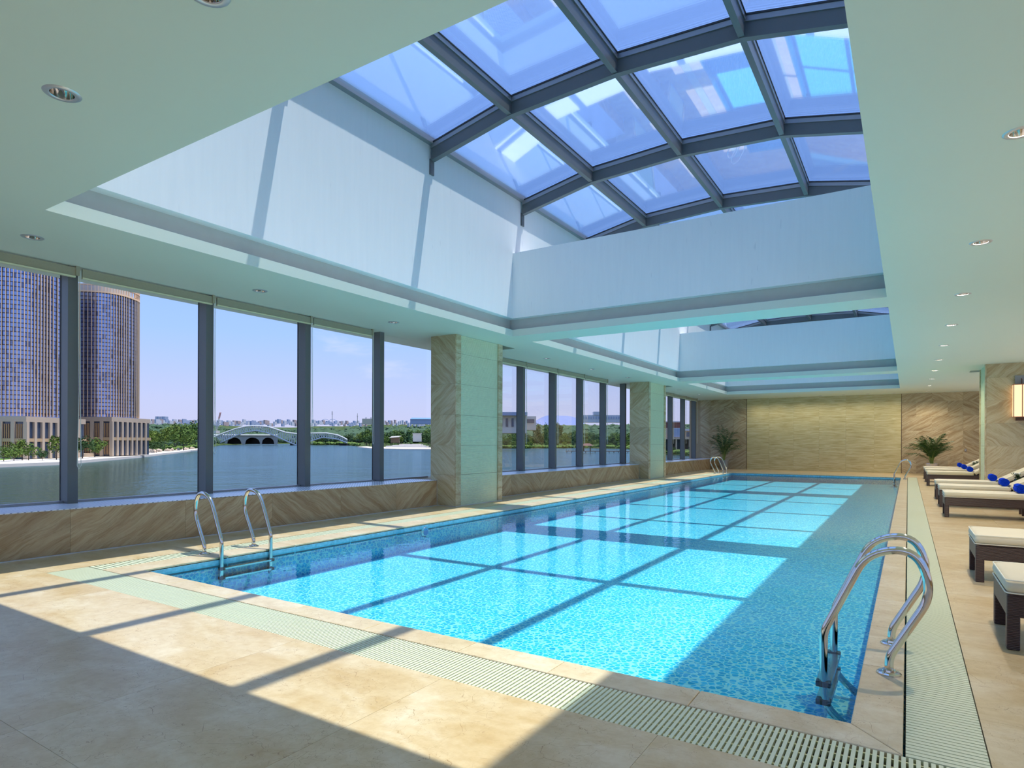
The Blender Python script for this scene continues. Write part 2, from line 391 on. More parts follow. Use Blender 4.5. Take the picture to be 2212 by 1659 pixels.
# gratings
def grate(name, x0, x1, y0, y1, along, n_ind, pitch, sw, label, bars):
    e = empty(name, label=label, category='drain grating')
    MB().box(x0, x1, y0, y1, -.14, -.085).build('channel', M['dark'], e)
    h = .022
    L0, L1 = (x0, x1) if along == 'x' else (y0, y1)
    n = int((L1 - L0) / pitch); rest = MB(); cnt = 0
    key = None
    for i in range(n):
        c = L0 + (i + .5) * pitch
        if along == 'x': d = (-sw / 2, sw / 2, -(y1 - y0) / 2 + .004, (y1 - y0) / 2 - .004); loc = (c, (y0 + y1) / 2, -.003)
        else: d = (-(x1 - x0) / 2 + .004, (x1 - x0) / 2 - .004, -sw / 2, sw / 2); loc = ((x0 + x1) / 2, c, -.003)
        if cnt < n_ind:
            if key is None: key = MB().box(*d, -h, 0).mesh('slat', M['grate'])
            link('slat', key, e, loc); cnt += 1
        else: rest.box(d[0] + loc[0], d[1] + loc[0], d[2] + loc[1], d[3] + loc[1], -h - .003, -.003)
    if rest.v: rest.build('slats', M['grate'], e, kind='stuff')
    for k in range(bars):
        t = (k + .5) / bars
        if along == 'x': y = y0 + (y1 - y0) * t; d = (x0, x1, y - .006, y + .006)
        else: x = x0 + (x1 - x0) * t; d = (x - .006, x + .006, y0, y1)
        MB().box(*d, -.030, -.010).build('cross_bar', M['grate_bar'], e)
    return e
grate('drain_grating', GR['x0'], GR['x1'], GR['y0'], CO['y0'] - .004, 'x', 290, .0266, .0165, 'cream slatted drain grating along the near end of the pool', 5)
grate('drain_grating', CO['x1'] + .006, GR['x1'], CO['y0'], CO['y1'], 'y', 230, .0335, .026, 'cream slatted drain grating along the right side of the pool, beside the loungers', 4)
grate('drain_grating', GR['x0'], CO['x0'] - .004, CO['y0'], CO['y1'], 'y', 0, .05, .035, 'cream slatted drain grating along the window side of the pool', 3)

# ------------------------------------------------------------------ ceiling with light wells
ce = empty('ceiling', kind='structure')
DL = [(-4.63, 1.82), (-2.97, 1.80), (-8.17, 2.93), (-8.17, 5.79), (-8.17, 8.65), (.68, 5.75), (.68, 8.66), (.69, 11.52)] + [(-8.17, y) for y in (14.53, 17.35, 20.26)] + [(-8.18, y) for y in (26.06, 29.01)] \
    + [(.69, y) for y in (14.4, 17.3, 20.2, 23.1, 26.0, 29.0, 32.0)] + [(x, 32.5) for x in (-6.4, -5.43, -4.4, -3.5, -2.53, -1.55, -.54)]
def holed(name, X, Y, holes, z0, z1, mat, parent):
    X = sorted(set(X)); Y = sorted(set(Y)); mb = MB()
    inh = lambda x, y: any(a < x < b and c < y < d for a, b, c, d in holes)
    for a, b in zip(X[:-1], X[1:]):
        st = None
        for c, d in list(zip(Y[:-1], Y[1:])) + [(None, None)]:
            solid = c is not None and not inh((a + b) / 2, (c + d) / 2)
            if solid and st is None: st = c
            if solid: en = d
            if not solid and st is not None: mb.box(a, b, st, en, z0, z1); st = None
    return mb.build(name, mat, parent)
holes = [(SX0, SX1, a, b) for a, b in SK]
slots = [(-9.0, -7.97, 12.0, 12.62), (-9.0, -7.97, 23.95, 24.55), (1.62, 3.4, 23.75, 24.35)]
Xc = [-9.9, -9.0, -7.97, SX0, SX1, 1.62, 3.4, RX + .3]; Yc = [BY_ - .3] + [v for p in SK for v in p] + [12.0, 12.62, 23.95, 24.55, 23.75, 24.35, FY + .3]
dh = [(x - .07, x + .07, y - .07, y + .07) for x, y in DL]
Xc += [v for h in dh for v in h[:2]]; Yc += [v for h in dh for v in h[2:]]
holed('ceiling_slab', Xc, Yc, holes + slots + dh, CZ, CZ + .14, M['plaster'], ce)
for a, b, c, d in slots: box('slot_recess', (a - .05, b + .05, c - .05, d + .05, CZ + .14, CZ + .2), M['dark'], ce)  # dark lid stands in for the shade up in the slot
GB = .16
for a, b in SK:      # recessed groove walls
    mb = MB()
    mb.box(SX0 - GB - .06, SX0 - GB, a - GB, b + GB, CZ + .14, CZ + .40); mb.box(SX1 + GB, SX1 + GB + .06, a - GB, b + GB, CZ + .14, CZ + .40)
    mb.box(SX0 - GB, SX1 + GB, a - GB - .06, a - GB, CZ + .14, CZ + .40); mb.box(SX0 - GB, SX1 + GB, b + GB, b + GB + .06, CZ + .14, CZ + .40)
    mb.build('groove', simple('groove plaster', (.52, .55, .55), .7) if 'gp' not in M else M['gp'], ce)
Z1 = CZ + .385
box('well_wall', (SX0 - .25, SX0, 2.3, 30.2, Z1, 6.56), M['well'], ce)
box('well_wall', (SX1, SX1 + .25, 2.3, 30.2, Z1, 6.56), M['well'], ce)
box('well_wall', (SX0, SX1, 2.4, 2.65, Z1, 6.3), M['well'], ce)
box('well_wall', (SX0, SX1, 29.8, 30.05, Z1, 5.37), M['well'], ce)
for a, b in ((SK[0][1], SK[1][0]), (SK[1][1], SK[2][0])):
    box('well_beam', (SX0, SX1, a, b, Z1, 5.37), M['well'], ce)
    box('well_beam_core', (SX0, SX1, a + GB + .08, b - GB - .08, CZ + .1, Z1 + .02), M['well'], ce)

# ------------------------------------------------------------------ roof glazing
rf = empty('window_4', kind='structure')
XN = [-7.06, -5.43, -3.61, -1.84, -.24]; ZN = [6.29, 6.62, 6.71, 6.62, 6.29]
BYS = [2.35 + .0] + [5.42 + 3.045 * i for i in range(8)]
BYS = [2.40, 5.42, 8.45, 11.5, 14.55, 17.6, 20.65, 23.7, 26.75, 29.85]
def arch(mb, dz0, dz1, y0, y1):
    for i in range(4):
        mb.ybar([(XN[i], ZN[i] + dz0), (XN[i + 1], ZN[i + 1] + dz0), (XN[i + 1], ZN[i + 1] + dz1), (XN[i], ZN[i] + dz1)], y0, y1)
def pl(nm, dz0, dz1, w, matn, y):
    mb = MB(); arch(mb, dz0, dz1, -w / 2, w / 2); return mb.mesh(nm, M[matn])
beam_me = pl('beam', 0, .20, .10, 'alu', 0); fl_me = pl('glazing_bar', .20, .275, .13, 'alu_mid', 0); gk_me = pl('gasket', .275, .30, .15, 'gasket', 0)
for y in BYS:
    bo = link('beam', beam_me, rf, (0, y, 0)); link('glazing_bar', fl_me, bo); link('gasket', gk_me, bo)
for a, b in zip(BYS[:-1], BYS[1:]):
    for i in (1, 2, 3):
        x, z = XN[i], ZN[i]
        po = box('purlin', (x - .04, x + .04, a + .05, b - .05, z + .01, z + .20), M['alu'], rf)
        box('glazing_bar', (x - .055, x + .055, a + .07, b - .07, z + .20, z + .27), M['alu_mid'], po)
        box('gasket', (x - .065, x + .065, a + .08, b - .08, z + .27, z + .285), M['gasket'], po)
    for i in range(4):
        x0, x1, z0, z1 = XN[i], XN[i + 1], ZN[i], ZN[i + 1]
        MB().ybar([(x0, z0 + .302), (x1, z1 + .302), (x1, z1 + .318), (x0, z0 + .318)], a + .01, b - .01).build('pane', M['roofglass'], rf)
mb = MB(); mb.box(SX0 - .4, SX0 + .10, 2.1, 30.3, 6.56, 6.66); mb.box(SX1 - .01, SX1 + .4, 2.1, 30.3, 6.56, 6.66)
mb.build('eave', M['alu_mid'], rf)
for y in (2.35, 29.85):
    mb = MB()
    for i in range(4): mb.ybar([(XN[i], 5.3), (XN[i + 1], 5.3), (XN[i + 1], ZN[i + 1] + .2), (XN[i], ZN[i] + .2)], y - .02 if y < 5 else y + .07, y + .03 if y < 5 else y + .14)
    mb.build('gable', M['alu_mid'], rf)
for x in (XN[0] + .0,):
    for y in BYS[1:-1]:
        box('bracket', (SX0, SX0 + .03, y - .05, y + .05, 6.05, 6.32), M['alu'], rf)  # dark plate stands in for the small shadow below each beam end

# ------------------------------------------------------------------ walls
wf = empty('wall_far', kind='structure')
box('wall_core', (-9.9, RX + .3, FY + .035, FY + .3, -.1, CZ), M['grout'], wf)
zr = [0, .61, 1.27, 1.92, 2.57, 3.22, CZ]
tiles_y(wf, M['far_stone'], [[-9.3, -8.1, -6.96], [-9.3, -8.77, -7.6, -6.96]], zr, FY, name='tile')
xr = -.24
tiles_y(wf, M['far_stone'], [[xr, .31, 1.47, 2.02, 3.1, RX], [xr, .89, 2.02, 2.6, RX]], zr, FY, name='tile')
zc = [0, .57, 1.10, 1.62, 2.13, 2.64, 3.13, CZ]
tiles_y(wf, M['honey'], [[-6.95, -5.88, -4.75, -3.62, -2.48, -1.32, -.25]], zc, FY + .008, name='panel')
box('joint_strip', (-6.965, -6.945, FY - .006, FY + .02, 0, CZ), M['bronze'], wf); box('joint_strip', (-.255, -.238, FY - .006, FY + .02, 0, CZ), M['bronze'], wf)
wr = empty('wall_right', kind='structure')
box('wall_core', (RX + .03, RX + .3, BY_ - .3, FY + .3, -.1, .5), M['grout'], wr)
tiles_x(wr, M['marble'], [cuts(BY_, FY, 2.4)], [0, .5], RX, face=-1, name='panel')
for a_, b_ in ((BY_ - .3, BY_ + .1), (10.25, 12.0), (22.0, 23.75), (FY - .3, FY)): box('pier', (RX, RX + .3, a_, b_, .5, CZ), M['pillar_stone'], wr)
for k in range(21): box('mullion', (RX + .05, RX + .25, BY_ + 1.7 * k, BY_ + 1.7 * k + .12, .5, CZ), M['alu'], wr)
box('pane', (RX + .14, RX + .15, BY_, FY, .5, CZ), M['glass'], wr)  # unseen glazing added on this side to brighten the hall
wb = empty('wall_back', kind='structure')
box('wall_core', (-9.9, RX + .3, BY_ - .3, BY_ - .03, -.1, .5), M['grout'], wb)
for a, b in zip(cuts(-9.3, RX, 2.2)[:-1], cuts(-9.3, RX, 2.2)[1:]):
    plate('panel', b - a - G, .5, .03, M['marble'], wb, ((a + b) / 2, BY_ - .015, .25)); box('mullion', (a - .06, a + .06, BY_ - .25, BY_ - .05, .5, CZ), M['alu'], wb)
box('pane', (-9.9, RX, BY_ - .15, BY_ - .14, .5, CZ), M['glass'], wb)  # rear glazing, unseen, added to let more sky light in
# window wall: low sill wall, ledge, mullions, panes
wl = empty('wall_left', kind='structure')
SZ = .54
box('wall_core', (-9.6, WX - .03, BY_, FY, -.1, SZ - .012), M['grout'], wl)
ys = [BY_, -1.8, -.77, .63, 2.01, 3.41, 4.81, 6.2, 7.6, 9.0, 10.3]
ys2 = [10.3] + cuts(11.7, 22.0, 1.4) + [23.5] + cuts(24.9, FY, 1.4)
tiles_x(wl, M['marble'], [ys + ys2[1:]], [.012, SZ - .006], WX, name='panel')
mb = MB(); mb.box(WX - .005, WX + .006, BY_, FY, 0, .012); mb.build('base_trim', M['trim'], wl)
for a, b in ((BY_, 10.25), (12.0, 22.0), (23.9, FY)):
    box('ledge', (-9.35, WX, a, b, SZ - .012, SZ), M['perf'], wl)
box('edge_trim', (WX - .012, WX + .004, 10.24, 10.256, 0, SZ), M['trim'], wl); box('edge_trim', (WX - .012, WX + .004, 21.985, 22.0, 0, SZ), M['trim'], wl)
bays = [('window_1', -3.69, 10.9, -4, 3), ('window_2', 11.3, 22.6, 4, 10), ('window_3', 23.2, 33.15, 11, 15)]
for nm, a, b, k0, k1 in bays:
    e = empty(nm, kind='structure')
    prev = max(a, BY_)
    for k in range(k0, k1 + 1):
        yk = 3.77 + 1.863 * k
        if a < yk - .12 and yk < b:
            MB().box(GX - .2, GX, yk - .12, yk, SZ, CZ).build('mullion', M['alu'], e)
            MB().box(GX - .215, GX - .2, yk - .125, yk + .005, SZ, CZ).build('gasket', M['gasket'], e)
            box('pane', (GX - .185, GX - .175, prev, yk - .12, SZ, CZ), M['glass'], e); prev = yk
    box('pane', (GX - .185, GX - .175, prev, b, SZ, CZ), M['glass'], e)
    MB().box(GX - .2, GX - .12, max(a, BY_), b, SZ, SZ + .03).build('bottom_rail', M['alu_mid'], e)
# roller blinds
bn = 0
where = {-1: 'far left', 0: 'first full', 1: 'second', 2: 'third', 3: 'fourth'}
for k in range(-1, 16):
    if k in (4, 10, 11): continue
    y0, y1 = 3.77 + 1.863 * (k - 1), 3.77 + 1.863 * k
    y0 += .02; y1 -= .06
    if k == 3: y1 = 8.95
    if y1 > FY: y1 = FY - .05
    lab = ('rolled olive screen blind over the pane just left of mullion %s' % '') 
    names = ['the far left pane before the nearer tower', 'the pane showing the second tower', 'the pane with the footbridge', 'the pane right of the footbridge arch', 'the last pane before the near pillar']
    if k <= 3: lab = 'rolled olive screen blind above ' + names[k + 1 if k + 1 < 5 else 4]; grp = None
    elif k < 11: lab = 'rolled olive screen blind between the two pillars, ' + ['first', 'second', 'third', 'fourth', 'fifth'][k - 5] + ' from the near pillar'; grp = 'blinds between the pillars'
    else: lab = 'rolled olive screen blind past the far pillar, ' + ['first', 'second', 'third', 'fourth'][k - 12] + ' from that pillar'; grp = 'blinds past the far pillar'
    t = empty('roller_blind', (GX + .05, (y0 + y1) / 2, CZ), label=lab, category='blind')
    if grp: t['group'] = grp
    L = (y1 - y0) / 2
    MB().box(-.012, .012, -L, L, -.13, -.02).build('fabric', M['blind'], t)
    MB().box(-.02, .02, -L, L, -.15, -.13).build('bottom_bar', M['grate'], t)
    MB().box(-.015, .03, L, L + .04, -.12, 0).build('bracket', M['blind'], t)
    zl = -1.35 if k > 0 else -2.75
    zl = {0: -2.62, 1: -2.45}.get(k, -2.3)
    pts = [(.0, L + .035, -.05), (.0, L + .05, -1.6), (.0, L + .03, zl + .05), (0, L + .05, zl), (0, L + .075, zl + .05), (.0, L + .065, -1.6), (0, L + .055, -.05)]
    MB().tube(pts, .004, 5).build('cord', M['cord'], t)

# ------------------------------------------------------------------ pillars
def pillar(y0, y1, xf, xb, lab, flip=1):
    e = empty('pillar', (0, 0, 0), kind='structure')
    lo, hi = min(xf, xb), max(xf, xb); s = 1 if xf > xb else -1
    box('core', (min(xf - .05 * s, xb), max(xf - .05 * s, xb), y0 + .03, y1 - .03, 0, CZ), M['grout'], e)
    zs = [0, .66, 1.28, 1.92, 2.57, 3.21, CZ]
    # near side face
    for c, d in zip(zs[:-1], zs[1:]):
        a, b = (lo, hi - .031) if s > 0 else (lo + .031, hi)
        plate('tile', b - a - G, d - c - G, .03, M['pillar_stone'], e, ((a + b) / 2, y0 + .015, (c + d) / 2))
        plate('tile', b - a - G, d - c - G, .03, M['pillar_stone'], e, ((a + b) / 2, y1 - .015, (c + d) / 2))
        for ya, yb in ((y0 + .0, y0 + .17), (y1 - .17, y1)):
            MB().box(-.03 if s > 0 else -.0, .0 if s > 0 else .03, -(yb - ya) / 2, (yb - ya) / 2, -(d - c) / 2 + .002, (d - c) / 2 - .002).build('tile', M['pillar_stone'], e, loc=(xf, (ya + yb) / 2, (c + d) / 2))
        mb = MB(); n = int((d - c) / .0215)
        xr = xf - s * .035
        mb.box(min(xr, xr - s * .04), max(xr, xr - s * .04), y0 + .17, y1 - .17, c + .003, d - .003)
        for i in range(n):
            z = c + (i + .5) * (d - c) / n
            poly = [(xr, z - .0070), (xr + s * .012, z - .005), (xr + s * .014, z), (xr + s * .012, z + .005), (xr, z + .0070)]
            mb.ybar(poly if s < 0 else poly, y0 + .172, y1 - .172)
        mb.build('ribbed_panel', M['rib'], e)
    box('base_trim', (min(xf + s * .006, xb), max(xf + s * .006, xb), y0 - .006, y1, 0, .012), M['trim'], e)
    return e
pillar(10.25, 12.0, -7.92, -8.6, '')
pillar(22.0, 23.9, -8.05, -8.8, '')
pillar(22.0, 23.75, 1.84, RX, '')
pillar(10.25, 12.0, 1.84, RX, '') if False else None

# ------------------------------------------------------------------ ladders
def arc_path(pts, rad, seg=6):
    P = [Vector(p) for p in pts]; out = [P[0]]
    for i in range(1, len(P) - 1):
        a, b, c = P[i - 1], P[i], P[i + 1]; d1 = (a - b); d2 = (c - b)
        r = min(rad[i] if isinstance(rad, (list, tuple)) else rad, d1.length * .49, d2.length * .49)
        p, q = b + d1.normalized() * r, b + d2.normalized() * r
        for k in range(seg + 1):
            t = k / seg; out.append(p * (1 - t) ** 2 + b * 2 * t * (1 - t) + q * t * t)
    out.append(P[-1]); return out
def ladder(name, x, y0, y1, sx, label, zl=-.38):
    """x: pool edge-side flange x, sx: +1 when the deck lies on +x"""
    e = empty(name, (x, (y0 + y1) / 2, 0), label=label, category='pool ladder')
    hw = (y1 - y0) / 2
    for yy in (-hw, hw):
        pts = [(0, yy, .0), (0, yy, .10), (sx * .215, yy, .50), (sx * .14, yy, .69), (-sx * .12, yy, .72), (-sx * .345, yy, .19), (-sx * .345, yy, -.26), (-sx * .20, yy, zl)]
        pts[3] = (sx * .13, yy, .745); pts[4] = (-sx * .115, yy, .70)
        path = arc_path(pts, [0, .05, .18, .22, .14, .05, .10, 0], 7)
        MB().tube(path, .0235, 16).build('rail', M['steel'], e, smooth=True)
        MB().lathe([(0, 0), (.064, 0), (.064, .008), (.056, .014), (.036, .016), (.034, .026), (.0, .026)], (0, yy), 32).build('flange', M['steel'], e, smooth=False)
    for z in (-.13, -.24):
        s = empty_step = MB().box(-.045, .045, -hw + .02, hw - .02, -.010, .010).build('step', M['steel_b'], e, loc=(-sx * .345, 0, z), bevel=.004)
        for yy in (-hw, hw): MB().box(-.042, .042, yy - .028, yy + .028, -.018, .018).build('end_cap', M['rubber'], s, bevel=.006)
    return e
ladder('pool_ladder', -.09, 4.26, 4.90, 1, 'nearest polished steel pool ladder at the bottom right, on the lounger side')
ladder('pool_ladder', -7.07, 4.27, 4.93, -1, 'polished steel pool ladder by the window wall, left near corner of the pool')
ladder('pool_ladder', -7.10, 27.6, 28.25, -1, 'small far polished steel pool ladder below the left potted palm')
ladder('pool_ladder', -.09, 27.6, 28.25, 1, 'small far polished steel pool ladder at the right far corner of the pool')
t = empty('pool_light', (PX0 + .005, 7.9, -.14), label='round underwater light in the window side pool wall', category='pool light')
MB().lathe([(0, .02), (.07, .02), (.09, 0)], n=20).build('rim', M['steel_b'], t, rot=(0, R(90), 0)); MB().lathe([(0, .026), (.06, .022)], n=20).build('lens', simple('blue lens', (.05, .3, .7), .2), t, rot=(0, R(90), 0))

# ------------------------------------------------------------------ loungers
def cushion_mb(L, Wd, H, taper=.012, n=6):
    mb = MB(); r = .035
    prof = []
    for k in range(n + 1):
        t = k / n; a = math.pi * (t - .5); prof.append((math.cos(a) * r - r, H / 2 + math.sin(a) * H / 2))
    def ring(off, z):
        pts = []
        x0, x1, y0, y1 = -off, L + off, -off, Wd + off; c = .045
        for cx, cyy, a0 in ((x1 - c, y0 + c, -90), (x1 - c, y1 - c, 0), (x0 + c, y1 - c, 90), (x0 + c, y0 + c, 180)):
            for j in range(5):
                a = R(a0 + j * 22.5); pts.append((cx + c * math.cos(a), cyy + c * math.sin(a), z))
        return pts
    vs = []; fs = []; m = 20
    for off, z in prof: vs += ring(off, z)
    for i in range(n):
        for k in range(m): fs.append((i * m + k, i * m + (k + 1) % m, (i + 1) * m + (k + 1) % m, (i + 1) * m + k))
    fs.append(tuple(range(m))[::-1]); 
    top = len(vs); vs += [(x * .96 + L * .02, y * .94 + Wd * .03, z + .006) for x, y, z in ring(prof[-1][0], H)]
    for k in range(m): fs.append((n * m + k, n * m + (k + 1) % m, top + (k + 1) % m, top + k))
    fs.append(tuple(range(top, top + m)))
    mb.add(vs, fs)
    return mb
def piping_mb(L, Wd, z, off=-.004):
    x0, x1, y0, y1 = -off - .0, L + off, -off, Wd + off; c = .045; pts = []
    for cx, cyy, a0 in ((x1 - c, y0 + c, -90), (x1 - c, y1 - c, 0), (x0 + c, y1 - c, 90), (x0 + c, y0 + c, 180)):
        for j in range(5): a = R(a0 + j * 22.5); pts.append((cx + c * math.cos(a), cyy + c * math.sin(a), z))
    return MB().tube(pts + [pts[0]], .005, 6, cap=False)
def make_lounger():
    """foot end at x=0, lies towards +x; y 0..0.76"""
    e = empty('sun_lounger', category='sun lounger'); Wd = .76; XL = 2.0; XB = 1.22
    MB().box(0, XL, 0, Wd, .215, .365).build('frame', M['weave'], e, bevel=.012)
    for x in (0.0, XL - .07):
        for y in (0.0, Wd - .07):
            MB().box(x, x + .07, y, y + .07, 0, .23).build('leg', M['weave'], e, bevel=.008)
    c = cushion_mb(XB, Wd + .02, .095).build('seat_cushion', M['cushion'], e, smooth=True, loc=(-.01, -.01, .367))
    piping_mb(XB, Wd + .02, .090).build('piping', M['piping'], c); piping_mb(XB, Wd + .02, .006).build('piping', M['piping'], c)
    a = 30
    bfr = MB().box(0, .92, .02, Wd - .02, 0, .03).build('backrest_frame', M['weave'], e, loc=(XB + .03, 0, .35), rot=(0, R(-a), 0))
    c = cushion_mb(.92, Wd + .02, .095).build('back_cushion', M['cushion'], e, smooth=True, loc=(XB + .02, -.01, .385), rot=(0, R(-a), 0))
    piping_mb(.92, Wd + .02, .090).build('piping', M['piping'], c); piping_mb(.92, Wd + .02, .006).build('piping', M['piping'], c)
    return e
LG = [(.55, 5.18, 'nearest sun lounger at the right edge, cream cushion on dark woven legs'),
      (.56, 7.55, 'second sun lounger from the camera, standing alone just behind the nearest one'),
      (.57, 13.9, 'front sun lounger of the middle three, whole cushion side in view'),
      (.57, 16.1, 'middle sun lounger of the middle group of three'),
      (.57, 18.2, 'rear sun lounger of the middle group of three, in front of the mirror pillar'),
      (.52, 23.8, 'front sun lounger of the far group of three beyond the right pillar'),
      (.52, 26.2, 'middle sun lounger of the far group of three beyond the right pillar'),
      (.52, 28.4, 'rearmost sun lounger, next to the right potted palm')]
proto = None
for i, (x, y, lab) in enumerate(LG):
    if proto is None: o = proto = make_lounger()
    else: o = copy_tree(proto)
    o.location = (x, y, 0); o['label'] = lab; o['group'] = 'sun loungers along the right side'
def make_towel():
    e = empty('rolled_towel', category='towel')
    n = 40; L = .40; vs = []; fs = []
    # spiral roll, axis along y
    prof = []
    turns = 3.4
    for k in range(n * 2 + 1):
        a = k / (n * 2) * turns * 2 * math.pi; r = .018 + .062 * (k / (n * 2)); prof.append((r * math.cos(a), r * math.sin(a)))
    m = len(prof)
    for x, z in prof: vs += [(x, -L / 2, z + .08), (x, L / 2, z + .08)]
    for k in range(m - 1): fs.append((2 * k, 2 * k + 1, 2 * k + 3, 2 * k + 2))
    o = MB().add(vs, fs).build('cloth', M['towel'], e, smooth=True)
    s = o.modifiers.new('thick', 'SOLIDIFY'); s.thickness = .014; s.offset = 0
    MB().add([(.074 * math.cos(k * math.pi / 10), y, .08 + .074 * math.sin(k * math.pi / 10)) for y in (-L / 2 + .012, L / 2 - .012) for k in range(20)],
             [tuple(range(20)), tuple(range(20, 40))[::-1]] + [(k, 20 + k, 20 + (k + 1) % 20, (k + 1) % 20) for k in range(20)]).build('core', M['towel'], e, smooth=True)
    return e
tow = None
tl = ['front towel of the middle three, cut by the right edge', 'middle towel of the middle three', 'rear towel of the middle three, right of the pillar',
      'front towel of the far three, beside the pillar', 'middle towel of the far three', 'rearmost towel of the far three']
for i, (x, y, lab) in enumerate(LG[2:]):
    o = tow = (make_towel() if tow is None else copy_tree(tow))
    o.location = (x + 1.12, y + .37, .466); o['label'] = 'rolled royal blue towel, ' + tl[i]; o['group'] = 'rolled blue towels'
# side tables with a small vase
for (x, y, wlab) in ((2.02, 17.2, 'between the middle loungers'), (2.0, 15.1, 'between the two front loungers of the middle group'), (2.0, 27.3, 'between the far loungers')):
    t = empty('side_table', (x, y, 0), label='low dark woven side table ' + wlab, category='side table')
    MB().box(-.22, .22, -.22, .22, .44, .48).build('top', M['weave'], t, bevel=.006)
    for a in (-.2, .16):
        for b in (-.2, .16): MB().box(a, a + .04, b, b + .04, 0, .44).build('leg', M['weave'], t)
    if y < 17 : continue
    t = empty('flower_vase', (x - .02, y, .48), label='small glass vase of white flowers on the side table ' + wlab, category='vase')
    MB().lathe([(.0, 0), (.06, 0), (.075, .05), (.06, .10), (.045, .12)], n=20).build('bowl', glassm('vase glass %d' % y, (.75, .9, .8), 1.5), t, smooth=True)
    mb = MB()
    for k in range(18):
        a = random.uniform(0, 6.28); r = random.uniform(0, .10); p = Vector((r * math.cos(a), r * math.sin(a), random.uniform(.12, .22)))
        mb.tube([(0, 0, .03), (p.x * .5, p.y * .5, p.z * .6), p], .003, 4)
        for j in range(4):
            b = a + j * 1.6; mb.add([p, p + Vector((.04 * math.cos(b), .04 * math.sin(b), .02)), p + Vector((.03 * math.cos(b + .7), .03 * math.sin(b + .7), .03))], [(0, 1, 2)])
    mb.build('foliage', M['leaf'], t)
    mb = MB()
    for k in range(7):
        a = k * .9; r = .04 + .02 * (k % 3); mb.lathe([(0, .20 + .02 * (k % 2)), (.022, .215 + .02 * (k % 2)), (.0, .235 + .02 * (k % 2))], (r * math.cos(a), r * math.sin(a)), 8)
    mb.build('flowers', simple('white petals %d' % y, (.85, .85, .78), .6), t)

# ------------------------------------------------------------------ palms
def palm(x, y, h, spread, potm, poth, potr, label, plabel, seed, n=15):
    rnd = random.Random(seed)
    t = empty('potted_palm', (x, y, 0), label=label, category='potted plant')
    p = MB().lathe([(0, 0), (potr * .8, 0), (potr, poth * .9), (potr * 1.03, poth), (potr * .93, poth), (potr * .9, poth - .04), (0, poth - .04)], n=28).build('pot', potm, t, smooth=False)
    MB().lathe([(0, poth - .03), (potr * .9, poth - .035)], n=20).build('soil', M['soil'], p)
    for k in range(n):
        az = 2 * math.pi * k / n + rnd.uniform(-.3, .3); s = rnd.uniform(.35, 1); Lh = h * rnd.uniform(.72, 1.0) * (1.08 - .38 * s); out = spread * s
        d = Vector((math.cos(az), math.sin(az), 0)); b0 = d * .05 + Vector((0, 0, poth - .04))
        P = []
        for i in range(11):
            u = i / 10; P.append(b0 + d * (out * u ** 2.1) + Vector((0, 0, (Lh - poth) * (u * 1.25 - .33 * s * u ** 3.2 - .12 * u * u))))
        fr = MB().tube(P, [.011 * (1 - .8 * i / 10) for i in range(11)], 5).build('stalk', M['leaf_l'], t)
        lf = MB()
        for i in range(3, 11):
            for q in (0, .5):
                if i == 10 and q: continue
                c = P[i].lerp(P[min(i + 1, 10)], q); tan = (P[min(i + 1, 10)] - P[i - 1]).normalized()
                side = tan.cross(Vector((0, 0, 1)))
                if side.length < .05: side = d.cross(Vector((0, 0, 1)))
                side.normalize(); ln = .30 * math.sin(math.pi * min(1, (i - 2 + q) / 9.5)) + .10
                for sg in (-1, 1):
                    dr = (side * sg * .8 + tan * .75 + Vector((0, 0, rnd.uniform(-.15, .2)))).normalized()
                    w = tan * .016; mid = c + dr * ln * .5; tip = c + dr * ln + Vector((0, 0, -.3 * ln))
                    lf.add([c - w * .4, mid - w, tip, mid + w], [(0, 1, 2, 3)])
        lf.build('frond', M['leaf'], fr)
    return t
palm(-7.82, 32.1, 2.45, .78, M['alu_mid'], .48, .24, 'tall slender palm in a grey pot in the left far corner', '', 3, n=20)
palm(.86, 32.0, 2.0, .85, M['steel_b'], .5, .26, 'bushy dark palm in a bright metal pot before the right far wall', '', 11, n=32)

# ------------------------------------------------------------------ wall lamp, switch
t = empty('wall_lamp', (2.63, 21.97, 2.0), label='tall copper edged wall lamp with lit cream shade on the right pillar', category='wall lamp')
MB().box(-.14, .14, -.01, .0, .95, 1.24).build('back_plate', M['alu_mid'], t)
for a, b in ((-.19, .19),):
    MB().box(a, b, -.20, -.02, .10, .97).build('shade', M['shade'], t)
    for x in (a, -.005 + .0, b - .012): MB().box(x - .004, x + .014, -.215, -.195, .08, 1.0).build('upright', M['copper'], t)
    MB().box(a - .01, b + .01, -.21, -.01, .97, .99).build('top_frame', M['copper'], t); MB().box(a - .01, b + .01, -.21, -.01, .08, .10).build('bottom_frame', M['copper'], t)
MB().box(-.13, .13, -.16, -.02, -.01, .08).build('finial', M['bronze'], t)
MB().tube([(0, -.01, 1.15), (0, -.08, 1.13), (0, -.10, .99)], .012, 8).build('arm', M['bronze'], t)
t = empty('wall_switch', (2.10, FY, 1.07), label='small grey switch plate on the far wall right of the palm', category='switch')
MB().box(-.035, .035, -.015, 0, -.06, .06).build('plate', M['alu_mid'], t, bevel=.004); MB().box(-.015, .015, -.022, -.015, -.03, .03).build('rocker', M['trim'], t)

